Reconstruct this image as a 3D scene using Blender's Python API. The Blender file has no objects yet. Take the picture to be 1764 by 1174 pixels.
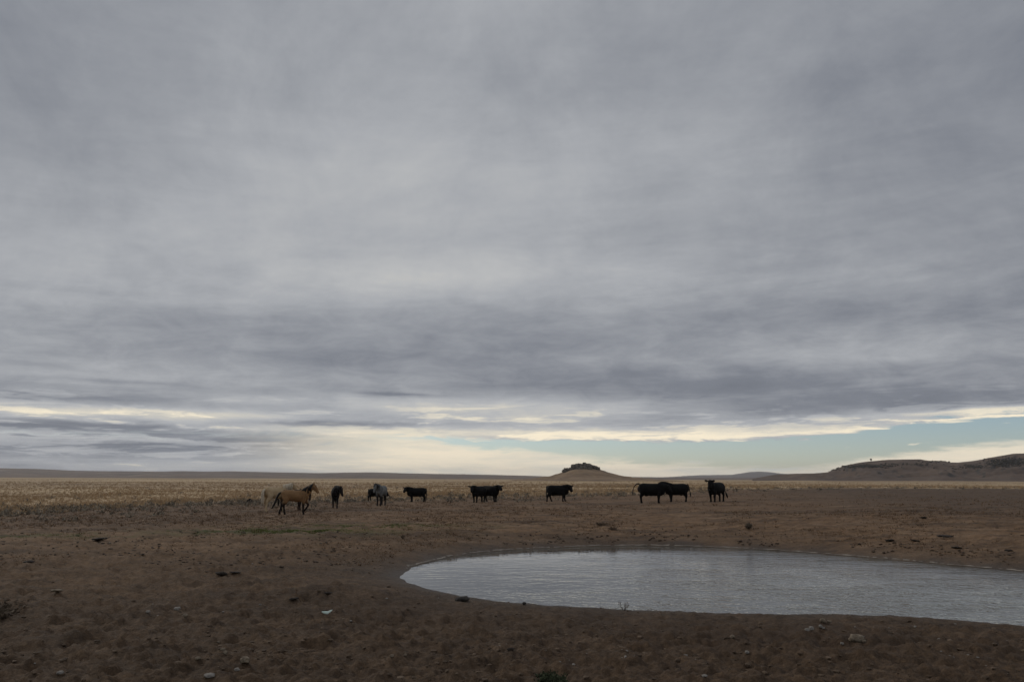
import bpy, bmesh, math, random
import numpy as np
from mathutils import Vector, Matrix

rnd = random.Random(7)
RNG = np.random.default_rng(11)
scene = bpy.context.scene
C = scene.collection
R = math.radians

# ------------------------------------------------------------------ camera
PW, PH, FPX = 1764.0, 1174.0, 1372.0          # photograph size, focal length in its pixels (28 mm)
CAM_Z = 1.9
PITCH = math.atan((823.5 - 587.0) / FPX)
ROLL = R(0.20)
cam_d = bpy.data.cameras.new('camera')
cam_d.sensor_width = 36.0
cam_d.lens = 36.0 * FPX / PW
cam_d.clip_start = 0.1
cam_d.clip_end = 120000.0
cam = bpy.data.objects.new('camera', cam_d)
C.objects.link(cam)
CAM_M = Matrix.Rotation(R(90) + PITCH, 3, 'X') @ Matrix.Rotation(ROLL, 3, 'Z')
cam.matrix_world = Matrix.Translation((0, 0, CAM_Z)) @ CAM_M.to_4x4()
scene.camera = cam


def ray(px, py):
    d = CAM_M @ Vector(((px - 882.0) / FPX, (587.0 - py) / FPX, -1.0))
    return d.normalized()


def azel(px, py):
    d = ray(px, py)
    return math.atan2(d.x, d.y), math.atan2(d.z, math.hypot(d.x, d.y))


def on_plane(px, py, z):
    d = ray(px, py)
    t = (z - CAM_Z) / d.z
    return (d.x * t, d.y * t)


# ------------------------------------------------------------------ world: sky with a layered cloud deck
SUN_AZ, SUN_EL = R(-52), R(27)                # azimuth clockwise from +Y (into the picture)
world = bpy.data.worlds.new('World')
scene.world = world
world.use_nodes = True
wt = world.node_tree
wt.nodes.clear()


class G:
    """tiny expression helper around a node tree"""
    def __init__(self, nt):
        self.nt = nt

    def link(self, a, sock):
        if isinstance(a, bpy.types.NodeSocket):
            self.nt.links.new(a, sock)
        else:
            sock.default_value = a

    def node(self, t, **kw):
        n = self.nt.nodes.new(t)
        for k, v in kw.items():
            setattr(n, k, v)
        return n

    def m(self, op, a, b=0.0, c=0.0, clamp=False):
        n = self.node('ShaderNodeMath', operation=op, use_clamp=clamp)
        self.link(a, n.inputs[0]); self.link(b, n.inputs[1])
        if op in ('MULTIPLY_ADD', 'SMOOTH_MIN', 'SMOOTH_MAX'):
            self.link(c, n.inputs[2])
        return n.outputs[0]

    def add(self, a, b): return self.m('ADD', a, b)
    def sub(self, a, b): return self.m('SUBTRACT', a, b)
    def mul(self, a, b): return self.m('MULTIPLY', a, b)

    def step(self, a, lo, hi, out0=0.0, out1=1.0):
        n = self.node('ShaderNodeMapRange', interpolation_type='SMOOTHSTEP')
        self.link(a, n.inputs[0]); self.link(lo, n.inputs[1]); self.link(hi, n.inputs[2])
        n.inputs[3].default_value = out0; n.inputs[4].default_value = out1
        return n.outputs[0]

    def xyz(self, x, y, z):
        n = self.node('ShaderNodeCombineXYZ')
        self.link(x, n.inputs[0]); self.link(y, n.inputs[1]); self.link(z, n.inputs[2])
        return n.outputs[0]

    def sep(self, v):
        n = self.node('ShaderNodeSeparateXYZ'); self.link(v, n.inputs[0])
        return n.outputs[0], n.outputs[1], n.outputs[2]

    def noise(self, vec, scale, detail=4.0, rough=0.55, dist=0.0):
        n = self.node('ShaderNodeTexNoise')
        self.link(vec, n.inputs['Vector'])
        n.inputs['Scale'].default_value = scale
        n.inputs['Detail'].default_value = detail
        n.inputs['Roughness'].default_value = rough
        n.inputs['Distortion'].default_value = dist
        return n.outputs['Fac']

    def mix(self, fac, a, b, blend='MIX'):
        n = self.node('ShaderNodeMix', data_type='RGBA', blend_type=blend)
        self.link(fac, n.inputs[0]); self.link(a, n.inputs[6]); self.link(b, n.inputs[7])
        return n.outputs[2]

    def ramp(self, fac, stops, interp='LINEAR'):
        n = self.node('ShaderNodeValToRGB')
        el = n.color_ramp.elements
        n.color_ramp.interpolation = interp
        while len(el) < len(stops):
            el.new(0.5)
        for e, (p, c) in zip(el, stops):
            e.position = p
            e.color = (c[0], c[1], c[2], 1.0)
        self.link(fac, n.inputs[0])
        return n.outputs[0]

    def curve(self, fac, pts):
        n = self.node('ShaderNodeFloatCurve')
        cv = n.mapping.curves[0]
        while len(cv.points) < len(pts):
            cv.points.new(0.5, 0.5)
        for p, (x, y) in zip(cv.points, pts):
            p.location = (x, y)
            p.handle_type = 'AUTO'
        n.mapping.use_clip = False
        n.mapping.update()
        self.link(fac, n.inputs['Value'])
        return n.outputs[0]


w = G(wt)
tc = w.node('ShaderNodeTexCoord')
dx, dy, dz = w.sep(tc.outputs['Generated'])
az = w.m('ARCTAN2', dx, dy)
rho = w.m('SQRT', w.add(w.mul(dx, dx), w.mul(dy, dy)))
el = w.m('ARCTAN2', dz, rho)
elp = w.m('MAXIMUM', el, 0.0)
den = w.add(w.m('MAXIMUM', dz, 0.0), 0.045)
u = w.m('DIVIDE', dx, den)
v = w.m('DIVIDE', dy, den)
planar = w.xyz(u, v, 0.0)
# streaks stretched across the view direction; soft warp of the whole field
q1 = w.xyz(w.mul(w.add(u, w.mul(v, 0.18)), 0.55), w.mul(v, 0.9), 1.7)
nA = w.sub(w.noise(q1, 0.55, 6, 0.56, 0.4), 0.5)
q2 = w.xyz(w.mul(w.sub(u, w.mul(v, 0.25)), 0.8), w.mul(v, 1.0), 8.3)
nB = w.sub(w.noise(q2, 1.7, 6, 0.62, 0.6), 0.5)
q3 = w.xyz(w.mul(az, 5.0), w.mul(el, 42.0), 3.1)
nC = w.sub(w.noise(q3, 1.0, 6, 0.60, 0.9), 0.5)            # long flat bands near the horizon
q4 = w.xyz(w.mul(az, 14.0), w.mul(el, 130.0), 5.9)
nD = w.sub(w.noise(q4, 1.0, 5, 0.62, 0.6), 0.5)            # fine shreds at cloud edges
q5 = w.xyz(w.mul(az, 9.0), w.mul(el, 24.0), 12.4)
nE = w.sub(w.noise(q5, 1.6, 8, 0.66, 0.5), 0.5)            # lumpy underside
elw = w.add(el, w.add(w.mul(nC, 0.016), w.mul(nD, 0.007)))
azw = w.add(az, w.mul(nC, 0.20))


def blob(px, py, wx, wy, amp, warp=1.0):
    """soft patch of lighter or darker cloud: centre and half-widths as angles"""
    a0, e0 = azel(px, py)
    a = w.mul(w.sub(azw, a0), FPX / wx)
    e = w.mul(w.sub(elw if warp else el, e0), FPX / wy)
    r2 = w.add(w.mul(a, a), w.mul(e, e))
    return w.mul(w.m('POWER', 2.71828, w.mul(r2, -1.0)), amp)


nF = w.sub(w.noise(tc.outputs['Generated'], 5.5, 8, 0.66, 0.35), 0.5)         # soft mottling of the deck
q6 = w.xyz(w.add(w.mul(u, 0.75), w.mul(v, 0.55)), w.sub(w.mul(v, 0.35), w.mul(u, 0.12)), 15.2)
nH = w.sub(w.noise(q6, 1.5, 8, 0.66, 0.5), 0.5)                              # slanting wisps
bright = w.add(0.474, w.add(w.mul(nA, 0.52), w.mul(nB, 0.22)))
bright = w.add(bright, w.mul(w.add(w.mul(nF, 0.36), w.mul(nH, 0.27)), w.step(el, 0.06, 0.22)))
crisp = w.step(w.add(nC, w.mul(nD, 0.75)), -0.01, 0.11)
bright = w.add(bright, w.mul(w.mul(w.sub(crisp, 0.30), w.step(el, 0.115, 0.06)), 0.26))
bright = w.add(bright, w.mul(w.mul(nE, 0.42), w.step(el, 0.35, 0.10)))
bright = w.add(bright, w.mul(nC, w.step(el, 0.16, 0.03, 0.0, 0.42)))
BL = [
    (560, 330, 460, 170, .10), (420, 120, 500, 160, .02), (900, 30, 700, 120, -.05), (900, 480, 420, 60, .10),
    (1560, 260, 400, 300, -.10), (1720, 80, 300, 220, -.09), (20, 60, 300, 180, -.09), (1720, 420, 250, 120, -.06),
    (350, 565, 700, 50, -.09), (900, 595, 500, 44, -.08), (1650, 500, 330, 70, -.09),
    (1420, 600, 260, 34, .12), (1250, 665, 330, 24, -.27), (1560, 690, 260, 20, -.20),
    (900, 650, 260, 18, -.10),
    (250, 650, 260, 16, .12), (700, 695, 380, 16, .20),
    (110, 712, 320, 15, .33), (470, 741, 150, 7, .46), (900, 715, 240, 18, .34),
    (1250, 742, 260, 12, .34), (1000, 748, 260, 7, .30), (1640, 712, 180, 6, .42),
    (690, 679, 85, 5, -.30), (180, 735, 330, 7, -.24), (560, 730, 150, 5, -.26),
    (250, 770, 330, 16, -.16), (120, 684, 130, 6, -.16), (200, 657, 90, 4, -.16), (80, 632, 160, 5, -.10),
    (560, 760, 130, 12, -.10), (300, 803, 420, 10, .30), (660, 790, 200, 22, .34), (330, 716, 300, 9, .22), (800, 740, 200, 10, .16),
]
for b in BL:
    bright = w.add(bright, blob(*b))
bright = w.mul(bright, 0.8)
# low sunlit cloud near the horizon
warm = w.ramp(w.add(0.5, w.add(w.mul(nC, 0.9), w.mul(nD, 0.35))),
              [(0.27, (.47, .545, .575)), (0.40, (.74, .70, .585)), (0.58, (.93, .825, .645)), (0.9, (1.04, .90, .68))])

# clear opening between deck and horizon cloud, as two curves over azimuth (-180..180 deg -> 0..1)
A0, A1 = -math.pi, math.pi
az01 = w.m('DIVIDE', w.sub(az, A0), A1 - A0)


def curve_pts(pts, far_left, far_right):
    out = [(0.0, far_left), ]
    res = []
    for px, py in pts:
        a, e = azel(px, py)
        res.append(((a - A0) / (A1 - A0), e * 4.0))
    out.append((res[0][0] - 0.03, res[0][1]))
    out += res
    out.append((0.80, far_right))
    out.append((1.0, far_left))
    return out


upper = curve_pts([(640, 752), (720, 751), (850, 755), (1000, 757), (1150, 759), (1300, 757), (1430, 750), (1500, 739), (1600, 724), (1764, 712)], 0.20, 0.20)
lower = curve_pts([(640, 752), (720, 757), (780, 767), (900, 776), (1000, 789), (1200, 803), (1340, 812), (1440, 803), (1520, 787), (1600, 778), (1764, 764)], 0.20, 0.20)
up = w.mul(w.curve(az01, upper), 0.25)
lo = w.mul(w.curve(az01, lower), 0.25)
q7 = w.xyz(w.mul(az, 42.0), w.mul(el, 230.0), 1.9)
nG = w.sub(w.noise(q7, 1.0, 5, 0.6, 0.4), 0.5)
edge = w.add(w.mul(nC, 0.022), w.add(w.mul(nD, 0.018), w.mul(nG, 0.008)))
ew = w.add(el, edge)
rim = w.mul(w.step(w.sub(ew, up), 0.015, 0.001), w.step(az, azel(600, 750)[0], azel(800, 750)[0]))
bright = w.add(bright, w.mul(rim, w.add(0.20, w.mul(crisp, 0.12))))
deck = w.ramp(bright, [(0.0, (.155, .170, .202)), (0.20, (.205, .221, .256)), (0.34, (.300, .315, .346)),
                       (0.46, (.392, .406, .432)), (0.58, (.485, .493, .502)), (0.70, (.63, .605, .545)), (0.84, (.86, .785, .635)), (1.0, (1.02, .90, .69))])
below_deck = w.step(w.sub(up, ew), -0.0012, 0.0030)
above_warm = w.step(w.sub(ew, lo), -0.004, 0.006)
gap = w.mul(below_deck, above_warm)
# few thin wisps inside the opening
gap = w.mul(gap, w.step(w.add(nD, w.mul(nC, 0.5)), 0.26, 0.16))
is_warm = w.mul(w.step(w.sub(ew, lo), 0.014, 0.006), w.step(az, azel(330, 790)[0], azel(700, 790)[0]))
clouds = w.mix(is_warm, deck, warm)

sky = w.node('ShaderNodeTexSky', sky_type='NISHITA')
sky.sun_disc = False
sky.sun_elevation = SUN_EL
sky.sun_rotation = SUN_AZ
sky.altitude = 900.0
sky.air_density = 1.0
sky.dust_density = 0.4
sky.ozone_density = 1.5
SKY_K = 0.078
blue = w.mix(1.0, sky.outputs[0], (SKY_K * 0.97, SKY_K, SKY_K * 1.10, 1), 'MULTIPLY')
final = w.mix(gap, clouds, blue)
bg = w.node('ShaderNodeBackground')
w.link(final, bg.inputs[0])
bg.inputs[1].default_value = 1.0
wo = w.node('ShaderNodeOutputWorld')
wt.links.new(bg.outputs[0], wo.inputs[0])
world.cycles.sampling_method = 'MANUAL'
world.cycles.sample_map_resolution = 1024

# sun, veiled by the cloud deck
sun_d = bpy.data.lights.new('sun', 'SUN')
sun_d.energy = 0.85
sun_d.angle = R(14)
sun_d.color = (1.0, 0.93, 0.82)
sun = bpy.data.objects.new('sun', sun_d)
C.objects.link(sun)
sun_dir = Vector((math.sin(SUN_AZ) * math.cos(SUN_EL), math.cos(SUN_AZ) * math.cos(SUN_EL), math.sin(SUN_EL)))
sun.rotation_euler = (-sun_dir).to_track_quat('-Z', 'Y').to_euler()
sun.location = (0, 0, 50)

vs = scene.view_settings
vs.view_transform = 'Standard'
vs.look = 'None'
vs.exposure = 0.0
vs.gamma = 1.0
vs.use_curve_mapping = False
scene.render.engine = 'CYCLES'
scene.cycles.use_denoising = True
scene.cycles.max_bounces = 5
scene.cycles.diffuse_bounces = 3
scene.cycles.glossy_bounces = 3
scene.cycles.transmission_bounces = 3
scene.cycles.volume_bounces = 1
scene.cycles.transparent_max_bounces = 6

# ------------------------------------------------------------------ numpy noise


def _hash(ix, iy, seed):
    h = (ix.astype(np.int64) * 374761393 + iy.astype(np.int64) * 668265263 + seed * 982451653) & 0xFFFFFFFF
    h = ((h ^ (h >> 13)) * 1274126177) & 0xFFFFFFFF
    h = ((h ^ (h >> 16)) * 2246822519) & 0xFFFFFFFF
    return (h ^ (h >> 15)) & 0xFFFFFFFF


def perlin(x, y, seed=0):
    x = np.asarray(x, float); y = np.asarray(y, float)
    x0 = np.floor(x); y0 = np.floor(y)
    fx = x - x0; fy = y - y0
    ux = fx * fx * fx * (fx * (fx * 6 - 15) + 10)
    uy = fy * fy * fy * (fy * (fy * 6 - 15) + 10)

    def g(ox, oy):
        a = _hash(x0 + ox, y0 + oy, seed) * (2 * math.pi / 4294967296.0)
        return np.cos(a) * (fx - ox) + np.sin(a) * (fy - oy)
    a = g(0, 0) * (1 - ux) + g(1, 0) * ux
    b = g(0, 1) * (1 - ux) + g(1, 1) * ux
    return (a * (1 - uy) + b * uy) * 1.45


def fbm(x, y, seed=0, octaves=4, gain=0.5, lac=2.03):
    s = 0; a = 1.0
    for i in range(octaves):
        s = s + a * perlin(x, y, seed + i * 17)
        x = x * lac + 3.7; y = y * lac - 1.9; a *= gain
    return s


def pits(x, y, cell, seed, rad):
    """scattered hoof-print like hollows: 0..1"""
    xs = x / cell; ys = y / cell
    x0 = np.floor(xs); y0 = np.floor(ys)
    out = np.zeros_like(xs)
    for ox in (-1, 0, 1):
        for oy in (-1, 0, 1):
            h1 = _hash(x0 + ox, y0 + oy, seed) / 4294967296.0
            h2 = _hash(x0 + ox, y0 + oy, seed + 5) / 4294967296.0
            h3 = _hash(x0 + ox, y0 + oy, seed + 9) / 4294967296.0
            d = np.hypot(xs - (x0 + ox + h1), ys - (y0 + oy + h2)) / (rad * (0.5 + h3))
            out = np.maximum(out, np.where(h3 > 0.45, np.clip(1.15 - d * d, -0.3, 1.0), -0.3 * np.exp(-d)))
    return out


def smooth(a, lo, hi):
    t = np.clip((a - lo) / (hi - lo), 0, 1)
    return t * t * (3 - 2 * t)


# ------------------------------------------------------------------ terrain
Z_W = -0.46
POND_PX = [(686, 992), (703, 980), (728, 971), (762, 961.5), (830, 951), (900, 945.5), (1000, 941), (1100, 939.5), (1200, 941),
           (1300, 945.5), (1400, 952.5), (1500, 960.5), (1600, 969.5), (1680, 976.5), (1764, 985), (1880, 1000), (1990, 1030),
           (1990, 1085), (1880, 1091), (1764, 1076), (1700, 1071.5), (1650, 1068), (1600, 1064.5), (1550, 1060.5), (1450, 1058), (1350, 1057),
           (1250, 1055.5), (1150, 1052.5), (1050, 1048.5), (950, 1043.5), (850, 1035), (780, 1023), (730, 1010), (700, 1000.5)]


def smooth_closed(pts, it=2):
    p = np.array(pts)
    for _ in range(it):
        n = np.roll(p, -1, 0)
        a = p * .75 + n * .25
        b = p * .25 + n * .75
        p = np.empty((len(a) * 2, 2)); p[0::2] = a; p[1::2] = b
    return p


POND = smooth_closed([on_plane(x, y, Z_W) for x, y in POND_PX], 2)


def pond_dist(x, y):
    """signed distance to the shore line, positive on land"""
    shp = np.shape(x)
    x = np.ravel(x); y = np.ravel(y)
    best = np.full(x.shape, 1e9)
    inside = np.zeros(x.shape, bool)
    n = len(POND)
    for i in range(n):
        ax, ay = POND[i]; bx, by = POND[(i + 1) % n]
        ex, ey = bx - ax, by - ay
        t = np.clip(((x - ax) * ex + (y - ay) * ey) / (ex * ex + ey * ey), 0, 1)
        d = (x - ax - t * ex) ** 2 + (y - ay - t * ey) ** 2
        np.minimum(best, d, out=best)
        cond = ((ay > y) != (by > y)) & (x < ex * (y - ay) / (ey + 1e-12) + ax)
        inside ^= cond
    d = np.sqrt(best)
    return np.where(inside, -d, d).reshape(shp)


PCX, PCY = POND.mean(0)


def terrain(x, y, detail=True):
    x = np.asarray(x, float); y = np.asarray(y, float)
    r = np.hypot(x, y)
    z = 0.014 * np.clip(x, -38, 34) * smooth(r, 26, 50) * (1 - smooth(r, 110, 320))
    z = z + 0.10 * fbm(x / 23.0, y / 23.0, 3, 3) * smooth(r, 5, 14) * (1 - smooth(r, 300, 900))
    z = z + 1.1 * fbm(x / 260.0, y / 260.0, 5, 3) * smooth(r, 190, 520) - 0.5 * smooth(r, 190, 520)
    # spoil bank on the left of the pond and a low mound on the right foreground
    mx, my = on_plane(1600, 1075, 0.05)
    z = z + 0.07 * np.exp(-(((x - mx) / 2.2) ** 2 + ((y - my) / 1.2) ** 2))
    bx, by = on_plane(605, 990, 0.0)
    z = z + 0.24 * np.exp(-(((x - bx) / 1.3) ** 2 + ((y - by) / 1.6) ** 2))
    near = r < 75
    if np.any(near):
        xn = x[near] if x.ndim else x
        yn = y[near] if y.ndim else y
        zn = z[near] if x.ndim else z
        rn = np.hypot(xn, yn)
        d = pond_dist(xn, yn)
        d = d + 0.11 * fbm(xn / 1.9, yn / 1.9, 21, 3) + 0.05 * perlin(xn / 0.45, yn / 0.45, 22)
        far_side = smooth(yn, 17.0, 24.0)
        rise = (0.44 * (1 - far_side) + 0.40 * far_side) * (1 - np.exp(-np.maximum(d, 0) / (3.0 * (1 - far_side) + 1.2 * far_side)))
        blend = smooth(d, 3.0, 13.0)
        land = (Z_W + rise) * (1 - blend) + zn * blend + (zn * (1 - blend)) * smooth(d, .3, 3) * 0.8
        bed = Z_W + np.maximum(d, -3.0) * 0.28
        zz = np.where(d > 0, land, bed)
        if detail:
            k = (0.25 * smooth(d, -0.2, 0.3) + 0.30 * smooth(d, 0.3, 1.6) + 0.45 * smooth(d, 1.6, 4.0)) * (1 - smooth(rn, 40, 75))
            nearg = 1 - smooth(rn, 20, 40)
            zz = zz + k * (0.070 * fbm(xn / 1.15, yn / 1.15, 31, 4, 0.58) + 0.055 * np.abs(fbm(xn / 0.36, yn / 0.36, 41, 4, 0.6)) * (0.4 + nearg)
                           - 0.062 * pits(xn, yn, 0.52, 61, 0.26) * (0.35 + 0.65 * smooth(fbm(xn / 3.1, yn / 3.1, 71, 2), -0.25, 0.35))
                           + 0.010 * perlin(xn / 0.085, yn / 0.075, 81) * nearg)
        if x.ndim:
            z[near] = zz
        else:
            z = zz
    return z


def tz(x, y):
    return float(terrain(np.array([x]), np.array([y]))[0])


def ground_at(px, py, detail=True):
    """first point where the sight line through a pixel meets the land"""
    d = ray(px, py)
    ts = np.concatenate([np.arange(5, 40, 0.05), np.arange(40, 160, 0.2), np.arange(160, 1500, 2.0)])
    X = d.x * ts; Y = d.y * ts; Z = CAM_Z + d.z * ts
    T = terrain(X, Y, detail)
    hit = np.nonzero(Z <= T)[0]
    i = hit[0] if len(hit) else len(ts) - 1
    return Vector((X[i], Y[i], T[i])), float(ts[i])


# ------------------------------------------------------------------ object helpers
def tag(o, label=None, cat=None, group=None, kind=None):
    if label: o['label'] = label
    if cat: o['category'] = cat
    if group: o['group'] = group
    if kind: o['kind'] = kind
    return o


def mesh_np(name, verts, faces, mat, parent=None, smooth_shade=True):
    """verts (n,3), faces (m,k) equal sized"""
    me = bpy.data.meshes.new(name)
    verts = np.asarray(verts, np.float32); faces = np.asarray(faces, np.int32)
    me.vertices.add(len(verts)); me.vertices.foreach_set('co', verts.ravel())
    k = faces.shape[1]
    me.loops.add(faces.size); me.loops.foreach_set('vertex_index', faces.ravel())
    me.polygons.add(len(faces))
    me.polygons.foreach_set('loop_start', np.arange(0, faces.size, k, dtype=np.int32))
    me.polygons.foreach_set('use_smooth', np.full(len(faces), smooth_shade, bool))
    me.update(calc_edges=True)
    me.validate()
    if mat: me.materials.append(mat)
    o = bpy.data.objects.new(name, me)
    C.objects.link(o)
    if parent: o.parent = parent
    return o


def grid_faces(nr, nc, wrap=False):
    i = np.arange(nr - 1)[:, None]
    j = np.arange(nc if wrap else nc - 1)[None, :]
    j2 = (j + 1) % nc
    f = np.stack([i * nc + j, i * nc + j2, (i + 1) * nc + j2, (i + 1) * nc + j], -1)
    return f.reshape(-1, 4)


def empty(name, loc, rz=0.0):
    o = bpy.data.objects.new(name, None)
    o.location = loc
    o.rotation_euler = (0, 0, rz)
    o.empty_display_size = 0.2
    C.objects.link(o)
    return o


def bm_obj(name, bm, mat, parent=None, smooth_shade=False):
    me = bpy.data.meshes.new(name)
    bm.to_mesh(me); bm.free()
    if smooth_shade:
        me.polygons.foreach_set('use_smooth', np.ones(len(me.polygons), bool))
    me.materials.append(mat)
    o = bpy.data.objects.new(name, me)
    C.objects.link(o)
    if parent: o.parent = parent
    return o


def new_mat(name):
    m = bpy.data.materials.new(name)
    m.use_nodes = True
    nt = m.node_tree
    g = G(nt)
    p = nt.nodes['Principled BSDF']
    p.inputs['Roughness'].default_value = 0.9
    p.inputs['Specular IOR Level'].default_value = 0.25
    return m, g, p


def bump(g, p, height, strength, dist):
    b = g.node('ShaderNodeBump')
    b.inputs['Strength'].default_value = strength
    b.inputs['Distance'].default_value = dist
    g.link(height, b.inputs['Height'])
    g.link(b.outputs[0], p.inputs['Normal'])


def geo_pos(g):
    return g.node('ShaderNodeNewGeometry').outputs['Position']


# ------------------------------------------------------------------ materials
def mat_ground():
    m, g, p = new_mat('soil_and_plain')
    pos = geo_pos(g)
    px, py, pz = g.sep(pos)
    at = g.node('ShaderNodeAttribute', attribute_name='zone')
    grass, wet, green = g.sep(at.outputs['Color'])
    n1 = g.noise(pos, 0.16, 5, 0.6)
    n2 = g.noise(pos, 1.1, 6, 0.62)
    n3 = g.noise(pos, 7.0, 5, 0.65)
    n4 = g.noise(pos, 22.0, 4, 0.75)
    fine = g.add(g.mul(n2, 0.30), g.add(g.mul(n3, 0.34), g.mul(n4, 0.36)))
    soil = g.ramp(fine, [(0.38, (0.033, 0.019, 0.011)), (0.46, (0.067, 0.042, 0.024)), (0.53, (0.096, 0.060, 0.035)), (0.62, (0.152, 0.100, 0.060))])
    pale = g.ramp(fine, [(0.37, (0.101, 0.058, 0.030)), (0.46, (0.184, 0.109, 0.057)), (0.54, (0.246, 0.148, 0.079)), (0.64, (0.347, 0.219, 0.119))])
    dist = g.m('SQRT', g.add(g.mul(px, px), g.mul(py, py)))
    pale_f = g.step(g.add(dist, g.mul(g.sub(n1, 0.5), 34.0)), 13.0, 34.0)  # soil darkens toward the camera, with some lens darkening put into its colour
    rust = g.ramp(fine, [(0.37, (0.047, 0.025, 0.013)), (0.46, (0.107, 0.058, 0.027)), (0.54, (0.177, 0.098, 0.047)), (0.64, (0.279, 0.169, 0.085))])
    rust_f = g.mul(g.step(g.add(dist, g.mul(g.sub(n1, 0.5), 40.0)), 30.0, 46.0), g.step(n2, 0.40, 0.58))
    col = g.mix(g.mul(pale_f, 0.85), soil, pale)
    col = g.mix(g.mul(rust_f, 0.75), col, rust)
    # broad patches of darker, dunged ground
    q = g.xyz(g.mul(px, 0.05), g.mul(py, 0.13), 0.0)
    nb = g.noise(q, 1.0, 5, 0.6)
    col = g.mix(g.mul(g.step(nb, 0.50, 0.62), 0.62), col, (.060, .037, .022, 1))
    # long streaks of trampled, darker and paler ground across the flat
    qs = g.xyz(g.mul(px, 0.16), g.mul(py, 0.75), 7.0)
    ns = g.noise(qs, 1.0, 6, 0.66, 0.3)
    mid_f = g.step(dist, 16.0, 34.0)
    col = g.mix(g.mul(g.mul(g.step(ns, 0.50, 0.62), mid_f), 0.60), col, (.064, .039, .024, 1))
    col = g.mix(g.mul(g.mul(g.step(ns, 0.46, 0.36), mid_f), 0.40), col, (.32, .215, .132, 1))
    right_f = g.mul(g.step(g.sub(px, g.mul(py, 0.22)), 0.0, 20.0), g.step(dist, 30.0, 52.0))
    left_f = g.mul(g.step(g.add(px, g.mul(py, 0.10)), 2.0, -16.0), g.mul(g.step(dist, 31.0, 42.0), g.step(n2, 0.36, 0.56)))
    col = g.mix(g.mul(left_f, 0.70), col, (.078, .046, .027, 1))
    col = g.mix(g.mul(right_f, 0.72), col, (.078, .051, .034, 1))
    qf = g.xyz(g.mul(px, 0.55), g.mul(py, 1.9), 2.0)
    nf = g.noise(qf, 1.0, 6, 0.72, 0.4)
    col = g.mix(g.mul(g.mul(g.step(nf, 0.50, 0.60), mid_f), 0.55), col, (.048, .031, .020, 1))
    col = g.mix(g.mul(g.mul(g.step(nf, 0.47, 0.38), mid_f), 0.45), col, (.25, .172, .112, 1))
    np_ = g.noise(pos, 2.6, 5, 0.68)
    col = g.mix(g.mul(g.mul(g.step(np_, 0.53, 0.64), g.step(dist, 40.0, 14.0)), 0.55), col, (.048, .031, .020, 1))
    # dry grass plain: long bands
    qa = g.xyz(g.mul(px, 0.0035), g.mul(py, 0.012), 4.0)
    nband = g.noise(qa, 1.0, 6, 0.62)
    qb = g.xyz(g.mul(px, 0.06), g.mul(py, 0.06), 4.0)
    nsp = g.noise(qb, 1.0, 5, 0.7)
    tan_ = g.ramp(g.add(g.mul(nband, 0.6), g.mul(nsp, 0.4)),
                  [(0.34, (.17, .115, .070)), (0.43, (.32, .222, .130)), (0.53, (.45, .325, .190)), (0.64, (.54, .405, .245))])
    far_f = g.step(dist, 700.0, 3500.0)
    tan_ = g.mix(g.mul(far_f, 0.4), tan_, (.24, .175, .125, 1))
    col = g.mix(grass, col, tan_)
    col = g.mix(g.mul(green, g.step(n3, 0.40, 0.55)), col, (.075, .085, .028, 1))
    col = g.mix(g.mul(wet, 0.72), col, g.mix(0.5, (.050, .038, .029, 1), (.060, .047, .036, 1)))  # wet shore tone that also carries painted shade of the bank rim
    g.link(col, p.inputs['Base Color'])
    g.link(g.m('SUBTRACT', 0.95, g.mul(wet, 0.35)), p.inputs['Roughness'])
    near = g.step(dist, 60.0, 12.0)
    h = g.add(g.mul(n3, 0.6), g.mul(n4, 0.35))
    bump(g, p, g.mul(h, g.add(near, 0.4)), 0.9, 0.07)
    return m


def mat_simple(name, stops, scale, rough=0.9, detail=4, bump_s=0.0, bump_d=0.02, island=0.0, coord='Object', spec=0.25):
    m, g, p = new_mat(name)
    t = g.node('ShaderNodeTexCoord')
    n = g.noise(t.outputs[coord], scale, detail, 0.6)
    f = n
    if island:
        gi = g.node('ShaderNodeNewGeometry').outputs['Random Per Island']
        f = g.add(g.mul(n, 1 - island), g.mul(gi, island))
    g.link(g.ramp(f, stops), p.inputs['Base Color'])
    p.inputs['Roughness'].default_value = rough
    p.inputs['Specular IOR Level'].default_value = spec
    if bump_s:
        bump(g, p, n, bump_s, bump_d)
    return m


def mat_water():
    m, g, p = new_mat('pond_water')
    pos = geo_pos(g)
    px, py, pz = g.sep(pos)
    p.inputs['Base Color'].default_value = (.080, .078, .066, 1)
    p.inputs['Roughness'].default_value = 0.015
    p.inputs['IOR'].default_value = 1.333
    p.inputs['Specular IOR Level'].default_value = 0.5
    # wind chop stronger to the right and near; calmer with long ripples on the left
    chop = g.step(g.add(px, g.mul(g.sub(22.0, py), 0.55)), -1.0, 9.0, 0.06, 1.0)
    qa = g.xyz(g.mul(g.add(px, g.mul(py, 0.25)), 1.3), g.mul(g.sub(py, g.mul(px, 0.14)), 3.4), 0.0)
    n1 = g.noise(qa, 1.0, 2, 0.5, 0.6)
    qb = g.xyz(g.mul(g.add(px, g.mul(py, 0.3)), 4.2), g.mul(g.sub(py, g.mul(px, 0.1)), 3.6), 2.0)
    n2 = g.noise(qb, 1.0, 3, 0.6, 0.3)
    qc = g.xyz(g.mul(px, 0.35), g.mul(py, 0.8), 9.0)
    patch = g.step(g.noise(qc, 1.0, 2, 0.5), 0.35, 0.65, 0.45, 1.0)
    h = g.add(g.mul(n1, g.add(0.20, g.mul(chop, 0.14))), g.mul(g.mul(n2, 1.75), g.mul(chop, patch)))
    bump(g, p, h, 0.55, 0.034)
    return m


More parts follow.
